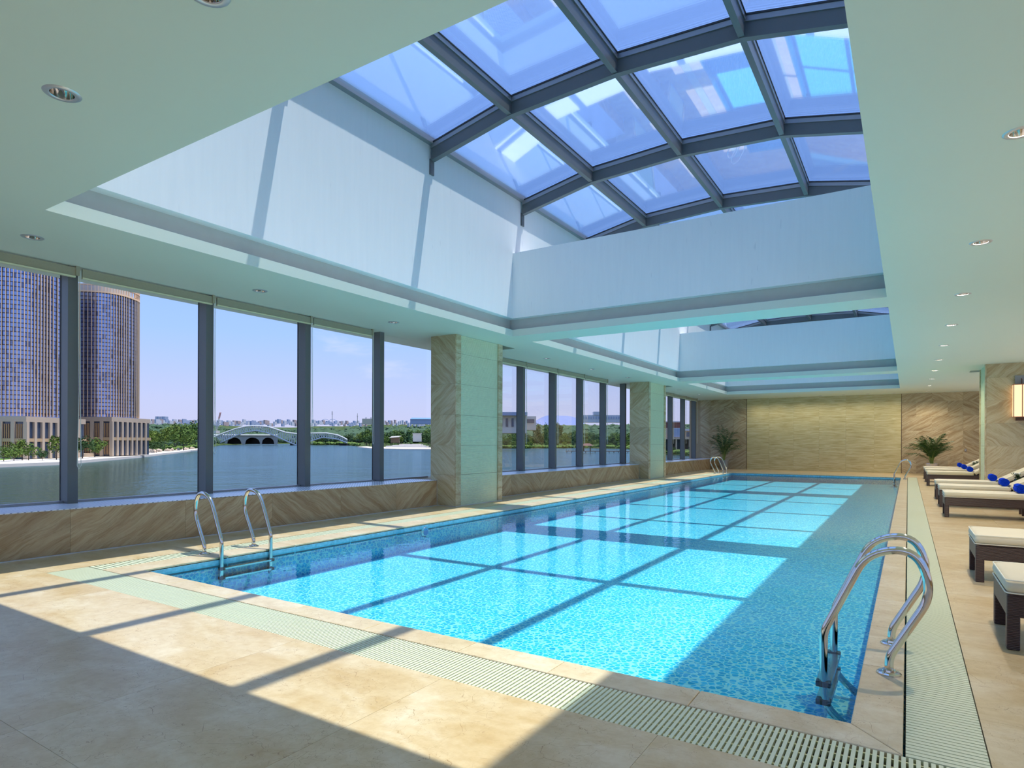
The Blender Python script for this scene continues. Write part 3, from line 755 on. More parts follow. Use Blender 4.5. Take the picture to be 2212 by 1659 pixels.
# ------------------------------------------------------------------ downlights
dl = None
def dlight(x, y, lab, grp=None, power=1):
    global dl
    if dl is None:
        dl = empty('downlight', category='ceiling light')
        MB().lathe([(.066, .02), (.068, -.003), (.074, -.006), (.100, -.005), (.108, .001)], n=32).build('trim_ring', M['trim'], dl, smooth=True)
        MB().lathe([(.0, .10), (.03, .098), (.05, .075), (.062, .04), (.067, -.001)], n=32).build('reflector', M['steel'], dl, smooth=True)
        o = dl
    else:
        o = dl.copy(); COL.objects.link(o)
        for ch in [c for c in dl.children if c.type == 'MESH']: copy_tree(ch, o)
    o.location = (x, y, CZ - .001); o['label'] = lab
    if power:
        l = bpy.data.objects.new('fill_spot', LSP if power == 1 else LSP2); COL.objects.link(l); l.parent = o; l.location = (0, 0, .02)
    if grp: o['group'] = grp
LSP2 = bpy.data.lights.new('fill_spot', 'SPOT'); LSP2.energy = 22; LSP2.color = (1, .90, .72); LSP2.spot_size = R(150); LSP2.spot_blend = .9; LSP2.shadow_soft_size = .05  # weaker spot fill added inside downlights to brighten the far end
LSP = bpy.data.lights.new('fill_spot', 'SPOT'); LSP.energy = 140; LSP.color = (1, .86, .66); LSP.spot_size = R(150); LSP.spot_blend = .9; LSP.shadow_soft_size = .05  # spot fill added inside unlit downlights to brighten the lounger side
for x, y, lab in ((-4.63, 1.82, 'large recessed downlight in the upper left ceiling'), (-2.97, 1.80, 'recessed downlight cut by the top edge of the picture'),
                  (-8.17, 2.93, 'recessed downlight above the far left window pane'), (-8.17, 5.79, 'recessed downlight above the second window pane'), (-8.17, 8.65, 'recessed downlight just before the near pillar'),
                  (.68, 5.75, 'nearest recessed downlight at the right edge of the ceiling'), (.68, 8.66, 'second downlight from the camera on the right ceiling'), (.69, 11.52, 'third downlight from the camera on the right ceiling')):
    dlight(x, y, lab, power=1 if x > 0 else 0)
for i, y in enumerate((14.53, 17.35, 20.26)): dlight(-8.17, y, 'recessed downlight over the windows between the two pillars, ' + ['nearest', 'middle', 'furthest'][i] + ' of three', 'downlights between the pillars', 0)
for i, y in enumerate((26.06, 29.01)): dlight(-8.18, y, 'small recessed downlight over the windows past the far pillar, ' + ['nearer', 'further'][i] + ' of two', 'downlights past the far pillar', 2)
for i, y in enumerate((14.4, 17.3, 20.2, 23.1, 26.0, 29.0, 32.0)): dlight(.69, y, 'small recessed downlight, ' + ['fourth', 'fifth', 'sixth', 'seventh', 'eighth', 'ninth', 'tenth and last'][i] + ' from the camera in the right ceiling row', 'receding row of downlights on the right')
for i, x in enumerate((-6.4, -5.43, -4.4, -3.5, -2.53, -1.55, -.54)): dlight(x, 32.5, 'tiny recessed downlight above the honey stone wall, ' + ['leftmost', 'second', 'third', 'fourth', 'fifth', 'sixth', 'rightmost'][i] + ' of the row of seven', 'downlights washing the far wall', 2)
#OUTSIDE
# ------------------------------------------------------------------ outside: lake, land, towers, bridge
FW = Vector((-math.sin(YAW), math.cos(YAW), 0)); RT = Vector((math.cos(YAW), math.sin(YAW), 0))
LZ = -5.0
def P(px, py, d): return Vector((0, 0, EYE)) + FW * d + RT * ((px - 1106) / FPX * d) + Vector((0, 0, (HY - py) / FPX * d))
SH = [(-900, 1060), (-100, 1012), (0, 1008), (130, 1003), (170, 1000), (300, 989), (380, 980), (430, 974), (455, 968), (480, 963.5), (560, 960.5), (640, 960.5), (680, 962.5), (745, 962.5),
      (775, 965), (800, 968), (930, 970), (1080, 969), (1190, 968), (1250, 967.5), (1350, 969), (1430, 979), (1515, 986), (1800, 996)]
def sh_y(px):
    for (a, b), (c, d) in zip(SH[:-1], SH[1:]):
        if a <= px <= c: return b + (d - b) * (px - a) / (c - a)
    return SH[0][1] if px < SH[0][0] else SH[-1][1]
def sh_d(px): return (EYE - LZ) * FPX / (sh_y(px) - HY)
def land_z(px, d):
    e = max(0, d - sh_d(px)); return LZ + .35 + .012 * e + 6.2e-6 * e * e
def on_land(px, off):
    d = sh_d(px) + off; p = P(px, HY, d); p.z = land_z(px, d); return p
def lakem():
    m, nt, out = newmat('lake water'); v = tc(nt)
    d = nt.nodes.new('ShaderNodeBsdfDiffuse'); d.inputs[0].default_value = (.040, .052, .024, 1)
    g = nt.nodes.new('ShaderNodeBsdfGlossy'); g.inputs['Roughness'].default_value = .08; g.inputs[0].default_value = (.58, .86, 1, 1)
    h = mth(nt, 'ADD', noise(nt, mapping(nt, v, rot=(0, 0, YAW), scale=(.55, 1.2, 1)), .8, 4, .6), mth(nt, 'MULTIPLY', noise(nt, v, .06, 3), 2))
    b = bump(nt, h, 1.0, .25); nt.links.new(b, g.inputs['Normal'])
    fr = nt.nodes.new('ShaderNodeFresnel'); fr.inputs[0].default_value = 1.33
    mx = nt.nodes.new('ShaderNodeMixShader'); nt.links.new(mth(nt, 'MULTIPLY', fr.outputs[0], .68), mx.inputs[0]); nt.links.new(d.outputs[0], mx.inputs[1]); nt.links.new(g.outputs[0], mx.inputs[2])
    nt.links.new(mx.outputs[0], out.inputs[0]); return m
MB().add([(-5000, -3000, LZ), (-12, -3000, LZ), (-12, 6000, LZ), (-5000, 6000, LZ)], [(0, 1, 2, 3)]).build('lake', lakem(), kind='structure')
def landm():
    m, nt, out = newmat('grass and earth bank'); p = principled(nt, out, .95, 0, .1); v = tc(nt)
    n1 = noise(nt, v, .03, 6, .65); n2 = noise(nt, v, .5, 4, .6)
    c = ramp(nt, n1, [(.35, (.03, .06, .015)), (.5, (.05, .09, .02)), (.58, (.08, .12, .03)), (.66, (.26, .17, .08)), (.75, (.05, .09, .03))])
    nt.links.new(mixc(nt, .5, c, mixc(nt, n2, (.4, .4, .4), (1, 1, 1)), 'MULTIPLY'), p.inputs['Base Color']); return m
M['land'] = landm()
pxs = list(range(-900, -100, 80)) + list(range(-100, 1560, 15)) + [1600, 1700, 1800]
offs = [-.5, 0, 4, 10, 25, 50, 90, 150, 250, 400, 700, 1100, 1700, 2600, 3600]
vs = []; fs = []
for px in pxs:
    for o in offs:
        p = on_land(px, max(o, 0)); 
        if o < 0: p.z = LZ - 1
        elif o == 0: p.z = LZ + .3
        vs.append(p)
n = len(offs)
for i in range(len(pxs) - 1):
    for k in range(n - 1): fs.append((i * n + k, (i + 1) * n + k, (i + 1) * n + k + 1, i * n + k + 1))
MB().add(vs, fs).build('far_bank', M['land'], kind='structure')
# unseen pale slab, added outside the right and rear glazing to bounce sunlight in
M['bounce_slab'] = simple('pale bounce slab paving', (.55, .52, .46), .9)
box('bounce_slab', (RX + .6, 40, -30, 60, -.6, -.3), M['bounce_slab'], kind='structure'); box('bounce_slab', (-11, RX + .6, -30, BY_ - .6, -.6, -.3), M['bounce_slab'], kind='structure')
M['paving'] = simple('white stone paving', (.62, .58, .51), .9, var=.1, nscale=.2)
M['sandst'] = simple('sandstone cladding', (.46, .36, .26), .8, var=.08, nscale=.4)
M['fin'] = simple('bronze facade fin', (.85, .58, .34), .5, .0, var=.1, nscale=.1)
M['orange'] = simple('orange brown slats', (.58, .33, .13), .6)
M['tan'] = simple('tan facade panel', (.40, .28, .15), .6)
M['winblue'] = simple('dark blue window glass', (.03, .05, .09), .15, .0, .8)
M['lattice'] = simple('pale grey painted steel', (.50, .53, .52), .5)
M['stone'] = simple('grey bridge stone', (.36, .35, .31), .9, var=.2, nscale=.3)
M['black'] = simple('near black shade and piers', (.02, .022, .025), .9)  # near-black stands in for shade under arches and in the undercroft; also piers
M['trunk'] = simple('tree bark', (.10, .07, .045), .9)
def leafm(name, a, b):
    m, nt, out = newmat(name); p = principled(nt, out, .8, 0, .15)
    v = noise(nt, tc(nt), 1.6, 5, .7); nt.links.new(ramp(nt, v, [(.35, a), (.65, b)]), p.inputs['Base Color'])
    nt.links.new(bump(nt, v, .9, .6), p.inputs['Normal']); return m
LM = [leafm('mid green foliage', (.045, .09, .015), (.18, .28, .06)), leafm('dark green foliage', (.018, .05, .015), (.07, .13, .04)), leafm('yellow green foliage', (.06, .10, .015), (.22, .30, .06)), leafm('blue green distant foliage', (.03, .07, .035), (.08, .135, .07))]  # the last one carries distance haze as a bluish tint
def prom(name, pts, z, mat, th=.5, **t):
    q = []
    for px, py in pts:
        d = (EYE - z) * FPX / (py - HY); p = P(px, py, d); q.append((p.x, p.y))
    a = sum(q[i][0] * q[(i + 1) % len(q)][1] - q[(i + 1) % len(q)][0] * q[i][1] for i in range(len(q)))
    if a < 0: q = q[::-1]
    return MB().prism(q, z - th, z).build(name, mat, **t)
prom('promenade', [(-150, 1011), (0, 1006), (130, 1001), (300, 987), (400, 976.5), (430, 972.5), (430, 964.5), (380, 966), (330, 969), (300, 976), (165, 988), (0, 996), (-150, 1000)], LZ + .8, M['paving'], .9, kind='structure')
prom('lawn', [(-150, 1000.5), (0, 996), (60, 992), (40, 984), (0, 984), (-150, 988)], LZ + 1.0, simple('bright lawn', (.12, .26, .03), .9, var=.3, nscale=.3), .5, kind='structure')
prom('retaining_wall', [(165, 984), (235, 981), (270, 977), (262, 974), (165, 978)], LZ + 1.9, M['sandst'], 1.5, kind='structure')
prom('promenade', [(772, 966.2), (800, 969), (870, 970.6), (960, 970.6), (960, 962), (900, 961), (840, 962)], LZ + .8, M['paving'], .9, kind='structure')

def tower(px, hw, d, ytop, ypod, ybase, name, label, nf, fl_h=1.35, cut=None, yaw=0):
    c = P(px, HY, d); zb = EYE + (HY - ybase) / FPX * d; zt = (HY - ytop) / FPX * d + EYE; zp = (HY - ypod) / FPX * d + EYE
    e = empty(name, (c.x, c.y, zb), (0, 0, YAW + yaw), label=label, category='tower block'); rx = hw * d / FPX; ry = rx * .85
    def ell(k, n, s=1.0):
        a = 2 * math.pi * k / n; ca, sa = math.cos(a), math.sin(a); ex = .75
        return (rx * s * math.copysign(abs(ca) ** ex, ca), ry * s * math.copysign(abs(sa) ** ex, sa))
    N = 64; H = zt - zb; hp = zp - zb; crown = (zt - zp) * .11
    m, nt, out = newmat('reflective curtain wall ' + str(px)); p = principled(nt, out, .12, .85, .8); v = tc(nt)
    s = nt.nodes.new('ShaderNodeSeparateXYZ'); nt.links.new(v, s.inputs[0])
    fz = mth(nt, 'FRACT', mth(nt, 'DIVIDE', s.outputs[2], fl_h))
    row = mth(nt, 'LESS_THAN', fz, .22)
    cells = nt.nodes.new('ShaderNodeTexWhiteNoise'); 
    sc = nt.nodes.new('ShaderNodeVectorMath'); sc.operation = 'FLOOR'; nt.links.new(mapping(nt, v, scale=(1.1, 1.1, 1 / fl_h)), sc.inputs[0]); nt.links.new(sc.outputs[0], cells.inputs[0])
    col = ramp(nt, cells.outputs[0], [(0, (.26, .33, .56)), (.8, (.30, .38, .62)), (.9, (.18, .23, .40)), (1, (.10, .12, .22))])
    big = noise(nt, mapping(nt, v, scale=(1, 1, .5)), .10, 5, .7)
    col = mixc(nt, ramp(nt, big, [(.36, (.8, .8, .8)), (.42, (0, 0, 0))]), col, (.06, .065, .10))  # large dark patches paint in reflections of the surroundings
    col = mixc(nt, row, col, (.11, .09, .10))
    nt.links.new(col, p.inputs['Base Color'])
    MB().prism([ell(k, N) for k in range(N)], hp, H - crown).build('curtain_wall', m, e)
    fins = MB()
    for k in range(nf):
        for off, w in ((0, .085),):
            x, y = ell(k, nf, 1.005); a = math.atan2(y, x); dx, dy = math.cos(a), math.sin(a); tx, ty = -dy, dx
            o = .30
            q = [(x - tx * w, y - ty * w), (x + dx * o - tx * w, y + dy * o - ty * w), (x + dx * o + tx * w, y + dy * o + ty * w), (x + tx * w, y + ty * w)]
            fins.prism(q[::-1] if False else q, hp + .2, H + (.4 if k % 2 == 0 else -.0))
    fins.build('fins', M['fin'], e, kind='stuff')
    cr = MB()
    for z, h in ((H - crown, .5), (H - crown * .55, .25), (H - .15, .35)):
        n = N
        vo = [ell(k, n, 1.03) for k in range(n)]; vi = [ell(k, n, .98) for k in range(n)]
        vs = [(x, y, zz) for zz in (z, z + h) for x, y in vo] + [(x, y, zz) for zz in (z, z + h) for x, y in vi]
        fs = []
        for k in range(n):
            j = (k + 1) % n
            fs += [(k, j, n + j, n + k), (2 * n + j, 2 * n + k, 3 * n + k, 3 * n + j), (n + k, n + j, 3 * n + j, 3 * n + k), (j, k, 2 * n + k, 2 * n + j)]
        cr.add(vs, fs)
    cr.build('crown_ring', M['fin'], e)
    MB().prism([ell(k, N, .80) for k in range(N)], H - crown - .1, H - crown * .35).build('penthouse', M['paving'], e)
    # podium: dark glass core, cornice, mid band, columns
    def rect(s): return [(-rx * s, -ry * s), (rx * s, -ry * s), (rx * s, ry * s), (-rx * s, ry * s)]
    MB().prism(rect(1.0), 0, hp - .4).build('podium', M['winblue'], e)
    MB().prism(rect(1.03), hp - 1.6, hp).build('cornice', M['sandst'], e)
    MB().prism(rect(1.04), hp * .40, hp * .48).build('band', M['tan'], e)
    for k in range(9):
        x = -rx * 1.02 + rx * 2.04 * k / 8; MB().box(x - .55, x + .55, -ry * 1.05, -ry * .97, 0, hp - 1.6).build('column', M['sandst'], e)
    for k in range(1, 8):
        y = -ry * 1.0 + ry * 2.0 * k / 8; MB().box(rx * .97, rx * 1.045, y - .5, y + .5, 0, hp - 1.6).build('column', M['sandst'], e)
    mb = MB()
    for k in range(48):
        x = -rx + rx * 2 * k / 48; mb.box(x - .09, x + .09, -ry * 1.02, -ry * .98, .5, hp - 2.2)
    mb.build('mullions', M['orange'], e, kind='stuff')
    return e
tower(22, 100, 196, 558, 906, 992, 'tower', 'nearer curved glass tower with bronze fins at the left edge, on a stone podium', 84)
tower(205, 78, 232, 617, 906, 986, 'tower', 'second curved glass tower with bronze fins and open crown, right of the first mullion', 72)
# ---- footbridge
tp = [(450, 951), (480, 939), (510, 928), (532, 923), (553, 921.5), (580, 924), (600, 930), (617, 936), (640, 938.5), (670, 937.5), (705, 937), (729, 941), (742, 946.5), (753, 953)]
bt = [(450, 970), (480, 957), (510, 943), (532, 935), (553, 932), (575, 936), (598, 945), (620, 955), (640, 963), (655, 960.5), (670, 955), (697, 946), (729, 950), (750, 958)]
def interp(L, x):
    for (a, b), (c, d) in zip(L[:-1], L[1:]):
        if a <= x <= c: return b + (d - b) * (x - a) / (c - a)
    return L[-1][1]
c0 = P(600, HY, 1050)
fb = empty('footbridge', tuple(c0), label='pale grey double arched steel truss footbridge over the lake', category='bridge')
for dd in (1038, 1062):
    mb = MB(); xs_ = [450 + 5 * k for k in range(61)]
    A = [P(x, interp(tp, x), dd) - c0 for x in xs_]; Bp = [P(min(x, 750), interp(bt, x), dd) - c0 for x in xs_]
    mb.tube(A, 1.5, 6); mb.tube(Bp, 1.3, 6)
    for k in range(0, 61): mb.tube([A[k], Bp[k]], .7, 4)
    for k in range(60): mb.tube([A[k], Bp[k + 1]] if (xs_[k] < 553 or 640 < xs_[k] < 700) else [A[k + 1], Bp[k]], .6, 4)
    mb.build('truss', M['lattice'], fb)
mb = MB()
for k in range(60):
    x0, x1 = 450 + 5 * k, 455 + 5 * k
    q = [P(x, min(interp(bt, x), 956) - .5, dd) - c0 for x, dd in ((x0, 1040), (x1, 1040), (x1, 1060), (x0, 1060))]
    mb.add(q + [v - Vector((0, 0, 1)) for v in q], [(0, 1, 2, 3), (7, 6, 5, 4), (0, 4, 5, 1), (2, 6, 7, 3)])
mb.build('deck', M['lattice'], fb)
for px in (640, 746):
    p = P(px, HY, 1050) - c0; p.z = LZ - c0.z; MB().box(p.x - 7, p.x + 7, p.y - 7, p.y + 7, p.z - 1, p.z + 3).build('pier', M['black'], fb)
# ---- stone bridge with three arches
c0 = P(530, HY, 1190); sb = empty('stone_bridge', tuple(c0), label='low stone road bridge with three dark arches behind the footbridge', category='bridge')
arches = [(506, 15), (545.5, 16), (579, 13.5)]
mb = MB(); prev = None; pxl = [462 + 1.5 * k for k in range(93)]
def under(x):
    for c, r in arches:
        if abs(x - c) < r: return 959.5 - 12.5 * math.sqrt(1 - ((x - c) / r) ** 2)
    return 961.5
for x0, x1 in zip(pxl[:-1], pxl[1:]):
    q = [P(x0, under(x0), 1180), P(x1, under(x1), 1180), P(x1, 941.5, 1180), P(x0, 941.5, 1180), P(x0, under(x0), 1205), P(x1, under(x1), 1205), P(x1, 941.5, 1205), P(x0, 941.5, 1205)]
    mb.add([v - c0 for v in q], [(0, 1, 2, 3), (5, 4, 7, 6), (3, 2, 6, 7), (1, 0, 4, 5)])
mb.build('arched_wall', M['stone'], sb)
q0, q1 = P(462, 941.8, 1178) - c0, P(600, 941.8, 1178) - c0
MB().tube([q0, q1], 1.2, 4).build('parapet', M['lattice'], sb)
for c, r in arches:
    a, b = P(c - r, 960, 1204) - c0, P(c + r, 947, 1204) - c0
    MB().add([(a.x, a.y, a.z - 1), (b.x, b.y, a.z - 1), (b.x, b.y, b.z), (a.x, a.y, b.z)], [(0, 1, 2, 3)]).build('arch_shade', M['black'], sb)  # black sheet painted in for the shade under each arch
# ---- crane
c0 = P(468, HY, 900); c0.z = P(468, 934, 900).z; e = empty('crane', tuple(c0), label='slender red and white lattice crane boom left of the footbridge', category='crane')
a, b, c = P(467, 934, 900) - c0, P(473, 906, 900) - c0, P(476, 893, 900) - c0
for nm, s, t_, mt in (('lower_boom', a, b, M['paving']), ('upper_boom', b, c, simple('red crane steel', (.5, .13, .08), .6))):
    mb = MB()
    for o in (-.9, .9): mb.tube([s + RT * o, t_ + RT * o], .35, 4)
    for k in range(8): mb.tube([s.lerp(t_, k / 8) - RT * .9, s.lerp(t_, (k + 1) / 8) + RT * .9], .3, 4)
    mb.build(nm, mt, e)
MB().box(-3, 3, -3, 3, -3, 1).build('cab', M['paving'], e)
# ---- masts
for px, y0, y1, lab in ((717.5, 889, 914, 'tall telecom mast with stacked platforms on the horizon'), (772, 894, 915, 'thin radio mast on the horizon, left of the fourth mullion')):
    d = 2600; p = P(px, y1, d); e = empty('telecom_mast', tuple(p), label=lab, category='mast')
    h = (y1 - y0) / FPX * d; MB().tube([(0, 0, 0), (0, 0, h)], [1.6, .8], 6).build('pole', M['stone'], e)
    for k in range(3 if px < 750 else 1): MB().lathe([(0, 0), (3.2, 0), (3.2, 1.2), (0, 1.2)], n=8).build('platform', M['stone'], e, loc=(0, 0, h * (.70 + .1 * k)))
# ---- distant buildings
M['far_white'] = simple('hazy white buildings', (.52, .53, .58), .9); M['far_blue'] = simple('hazy blue grey buildings', (.30, .36, .50), .9); M['far_red'] = simple('hazy terracotta roofs', (.40, .31, .30), .9)  # distance haze is put into these pale faded colours
def block(px0, px1, yt, yb, d, mat, name='building', th=30, **tags):
    p0, p1 = P(px0, yb, d), P(px1, yb, d); c = (p0 + p1) / 2; w = (p1 - p0).length / 2; h = (yb - yt) / FPX * d
    e = empty(name, (c.x, c.y, c.z), (0, 0, YAW), **tags)
    MB().box(-w, w, 0, th, -4, h).build('wall', mat, e)
    return e, w, h
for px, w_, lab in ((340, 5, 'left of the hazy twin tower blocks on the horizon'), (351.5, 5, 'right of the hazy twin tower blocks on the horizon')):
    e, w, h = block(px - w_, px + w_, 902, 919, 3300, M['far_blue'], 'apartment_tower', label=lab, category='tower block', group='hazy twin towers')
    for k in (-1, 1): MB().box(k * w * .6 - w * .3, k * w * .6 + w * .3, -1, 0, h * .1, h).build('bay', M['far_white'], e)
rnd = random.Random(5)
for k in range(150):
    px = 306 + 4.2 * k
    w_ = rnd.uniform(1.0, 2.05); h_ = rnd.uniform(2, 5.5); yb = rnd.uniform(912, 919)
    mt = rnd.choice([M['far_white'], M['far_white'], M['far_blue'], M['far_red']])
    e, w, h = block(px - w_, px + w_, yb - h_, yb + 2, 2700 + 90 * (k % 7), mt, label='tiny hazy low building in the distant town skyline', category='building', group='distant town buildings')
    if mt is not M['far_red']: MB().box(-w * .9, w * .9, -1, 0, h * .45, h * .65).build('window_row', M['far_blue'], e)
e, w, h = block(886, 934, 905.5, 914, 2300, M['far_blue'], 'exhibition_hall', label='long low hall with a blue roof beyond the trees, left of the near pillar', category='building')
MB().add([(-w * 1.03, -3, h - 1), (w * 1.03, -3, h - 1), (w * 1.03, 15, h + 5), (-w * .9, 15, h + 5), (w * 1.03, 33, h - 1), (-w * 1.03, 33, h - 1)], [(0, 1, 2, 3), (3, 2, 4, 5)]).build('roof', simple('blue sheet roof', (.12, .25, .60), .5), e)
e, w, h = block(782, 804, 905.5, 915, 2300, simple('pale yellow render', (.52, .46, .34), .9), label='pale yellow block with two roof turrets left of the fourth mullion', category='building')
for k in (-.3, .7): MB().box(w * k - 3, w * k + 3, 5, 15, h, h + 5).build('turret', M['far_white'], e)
c0 = P(711, 914, 2500); e = empty('arched_roof', tuple(c0), label='pair of pale blue steel arches rising behind the footbridge', category='building')
for o in (-16, 14):
    mb = MB(); mb.tube([RT * (o + 18 * math.cos(math.pi * k / 12)) + Vector((0, 0, 13 * math.sin(math.pi * k / 12))) for k in range(13)], .8, 4); mb.build('arch', simple('pale blue steel', (.28, .40, .65), .6), e)
# buildings seen in the second bay
e, w, h = block(1066, 1138, 898, 926, 560, M['paving'], label='white civic building with a flat grey overhanging roof in the second window bay', category='building', th=40)
MB().box(-w * 1.05, w * 1.02, -6, 40, h, h + 3).build('roof', M['far_blue'], e)
for k in range(6): MB().box(-w + w * 2 * (k + .2) / 6, -w + w * 2 * (k + .62) / 6, -.6, 0, h * .15, h * .8).build('window_bay', M['winblue'], e)
e, w, h = block(1132, 1158, 899, 920, 600, M['paving'], label='lower white wing right of the civic building', category='building')
MB().box(-w, w * .7, -.6, 0, h * .3, h * .7).build('window_band', M['winblue'], e)
e, w, h = block(1258, 1345, 896, 908, 1500, M['far_white'], label='long pale hilltop building with a square bell tower', category='building')
MB().box(-w * .45, -w * .15, -2, 20, h, h + 8).build('bell_tower', M['far_white'], e)
for k in range(16): MB().box(-w + w * 2 * (k + .25) / 16, -w + w * 2 * (k + .7) / 16, -.8, 0, h * .3, h * .75).build('window', M['far_blue'], e)
M['brown'] = simple('dark red brown cladding', (.10, .035, .03), .7); M['beige'] = simple('warm beige cladding', (.50, .38, .27), .8)
e, w, h = block(1428, 1470, 911, 924, 356, M['brown'], 'lakeside_building', label='brown and beige modern lakeside building behind the far pillar', category='building', th=14)
MB().box(-w * 1.02, w * 1.05, -.5, 14, h, h + .6).build('roof_edge', M['far_white'], e)
MB().box(-w, w * 1.2, -4, 10, -5.2, .2).build('beige_storey', M['beige'], e)
MB().box(w * .1, w * 1.2, -4.3, -4, -5.0, 0).build('glazing', M['far_blue'], e)
MB().box(-w * 1.1, w * 4.6, -5, 12, -6.3, -5.2).build('terrace_slab', M['beige'], e)
MB().box(w * 1.2, w * 4.6, -2, 12, -5.2, -1.5).build('upper_wing', M['beige'], e)
MB().box(w * 1.1, w * 4.7, -3, 12, -1.5, -.4).build('wing_roof', M['far_white'], e)
for k in range(5): MB().box(w * (1.5 + .6 * k), w * (1.8 + .6 * k), -2.2, -2, -4.8, -2.2).build('window', M['winblue'], e)
MB().box(-w, w * 4.5, -1, 12, -12, -6.3).build('undercroft', M['black'], e)
for k in range(9): MB().box(-w + w * .68 * k - .4, -w + w * .68 * k + .4, -4.5, -3.7, -12, -6.3).build('column', M['beige'], e)
# hills
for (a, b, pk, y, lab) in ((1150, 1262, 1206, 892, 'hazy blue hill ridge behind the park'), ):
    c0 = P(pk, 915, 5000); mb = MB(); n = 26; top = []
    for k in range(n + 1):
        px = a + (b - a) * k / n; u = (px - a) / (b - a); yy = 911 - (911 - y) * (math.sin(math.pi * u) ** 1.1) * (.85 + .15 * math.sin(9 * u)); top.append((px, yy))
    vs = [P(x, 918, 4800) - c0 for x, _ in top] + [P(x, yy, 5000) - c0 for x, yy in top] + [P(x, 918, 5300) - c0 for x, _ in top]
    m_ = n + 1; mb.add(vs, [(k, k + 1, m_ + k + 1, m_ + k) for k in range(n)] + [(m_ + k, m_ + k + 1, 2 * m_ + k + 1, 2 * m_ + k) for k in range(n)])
    o = mb.build('hill', simple('hazy blue hill', (.17, .22, .40), 1), kind='structure', loc=tuple(c0))  # haze is painted into the blue of the hill
# pier with pavilion
def lakept(px, py, z): d = (EYE - z) * FPX / (py - HY); return P(px, py, d)
c0 = lakept(1268, 973.5, LZ + 1.2); e = empty('pier', tuple(c0), (0, 0, YAW), label='long dark timber pier on posts along the far shore', category='pier')
MB().box(-13, 31, -1.4, 1.4, -.4, .0).build('deck', simple('weathered timber', (.22, .15, .12), .9), e)
for k in range(16): MB().box(-12.5 + 2.85 * k, -12.2 + 2.85 * k, -1.3, -1.0, -1.8, -.4).build('post', M['black'], e)
for k in range(7): MB().box(-12.8 + 1.4 * k, -12.65 + 1.4 * k, -1.3, -1.15, 0, .9).build('baluster', M['trunk'], e)
c1 = c0 + Vector((0, 0, .0)); e = empty('pavilion', tuple(c1), (0, 0, YAW), label='small open timber pavilion with a hipped roof standing on the pier', category='pavilion')
for x in (-2.0, 2.0):
    for y in (-1.2, 1.2): MB().box(x - .2, x + .2, y - .2, y + .2, 0, 3.2).build('post', M['trunk'], e)
MB().add([(-4, -2.6, 3.1), (4, -2.6, 3.1), (4, 2.6, 3.1), (-4, 2.6, 3.1), (-1.6, 0, 4.6), (1.6, 0, 4.6)], [(3, 2, 1, 0), (0, 1, 5, 4), (1, 2, 5), (2, 3, 4, 5), (3, 0, 4)]).build('roof', M['brown'], e)
# plaza steps, monument and kiosk on the white shore
for i, (x0, x1, yy, dz) in enumerate(((838, 925, 961, 1.4), (852, 916, 958.5, 2.2), (866, 910, 956.5, 3.2))):
    p = on_land((x0 + x1) / 2, 25 + 22 * i); w = (x1 - x0) / 2 / FPX * (p - Vector((0, 0, EYE))).dot(FW)
    MB().box(-w, w, -11, 14, -3, 0).build('plaza_step', M['paving'], rot=(0, 0, YAW), loc=(p.x, p.y, LZ + .8 + dz), kind='structure')
d_ = sh_d(901) + 100; c0 = P(901, 947, d_); e = empty('monument', tuple(c0), (0, 0, YAW), label='square white stone monument at the top of the plaza steps', category='monument')
s = d_ / FPX; MB().box(-9 * s, 9 * s, -1, 2, -4, 9.5 * s).build('slab', M['paving'], e); MB().box(-10 * s, 10 * s, -1.5, 2.5, 9.5 * s, 10.5 * s).build('cap', M['paving'], e)
d_ = sh_d(853) + 30; c0 = P(853, 951, d_); s = d_ / FPX; e = empty('kiosk', tuple(c0), (0, 0, YAW), label='low kiosk with a slanted grey roof on the white shore', category='kiosk')
MB().box(-9 * s, 9 * s, 0, 4, -3, 5 * s).build('wall', M['trunk'], e)
MB().add([(-12 * s, -2, 4.5 * s), (10 * s, -2, 6.5 * s), (13 * s, 6, 9 * s), (-9 * s, 6, 8 * s), (-12 * s, -2, 3.8 * s), (10 * s, -2, 5.8 * s)], [(0, 1, 2, 3), (4, 5, 1, 0)]).build('roof', M['stone'], e)
# ---- trees
def crown_mesh(seed, mat, kind):
    r = random.Random(seed); mb = MB()
    import bmesh
    if kind == 'leafy':           # loose clusters of leaf blades around lobes
        lob = [(Vector((r.uniform(-.32, .32), r.uniform(-.32, .32), r.uniform(.42, .86))), r.uniform(.16, .26)) for _ in range(9)]
        for c, rad in lob:
            for _ in range(60):
                u = Vector((r.gauss(0, 1), r.gauss(0, 1), r.gauss(0, 1))).normalized(); p = c + u * rad * r.uniform(.6, 1.05)
                a = Vector((r.gauss(0, 1), r.gauss(0, 1), r.gauss(0, .6))).normalized() * .045; b = a.cross(u).normalized() * .035
                mb.add([p - a, p + b, p + a, p - b], [(0, 1, 2, 3)])
        return mb.mesh('crown', mat)
    bm = bmesh.new()
    lobes = {'round': 5, 'tall': 5, 'poplar': 4}[kind]
    for k in range(lobes):
        if kind == 'round': c = Vector((r.uniform(-.22, .22), r.uniform(-.22, .22), r.uniform(.5, .8))); rad = r.uniform(.22, .32)
        elif kind == 'tall': c = Vector((r.uniform(-.12, .12), r.uniform(-.12, .12), .32 + .13 * k)); rad = r.uniform(.15, .24) * (1.1 - .1 * k)
        else: c = Vector((r.uniform(-.04, .04), r.uniform(-.04, .04), .3 + .17 * k)); rad = .13 - .012 * k
        res = bmesh.ops.create_icosphere(bm, subdivisions=2, radius=rad)
        for v in res['verts']:
            v.co = v.co * r.uniform(.78, 1.22) + c
    me = bpy.data.meshes.new('crown'); bm.to_mesh(me); bm.free(); me.materials.append(mat); return me
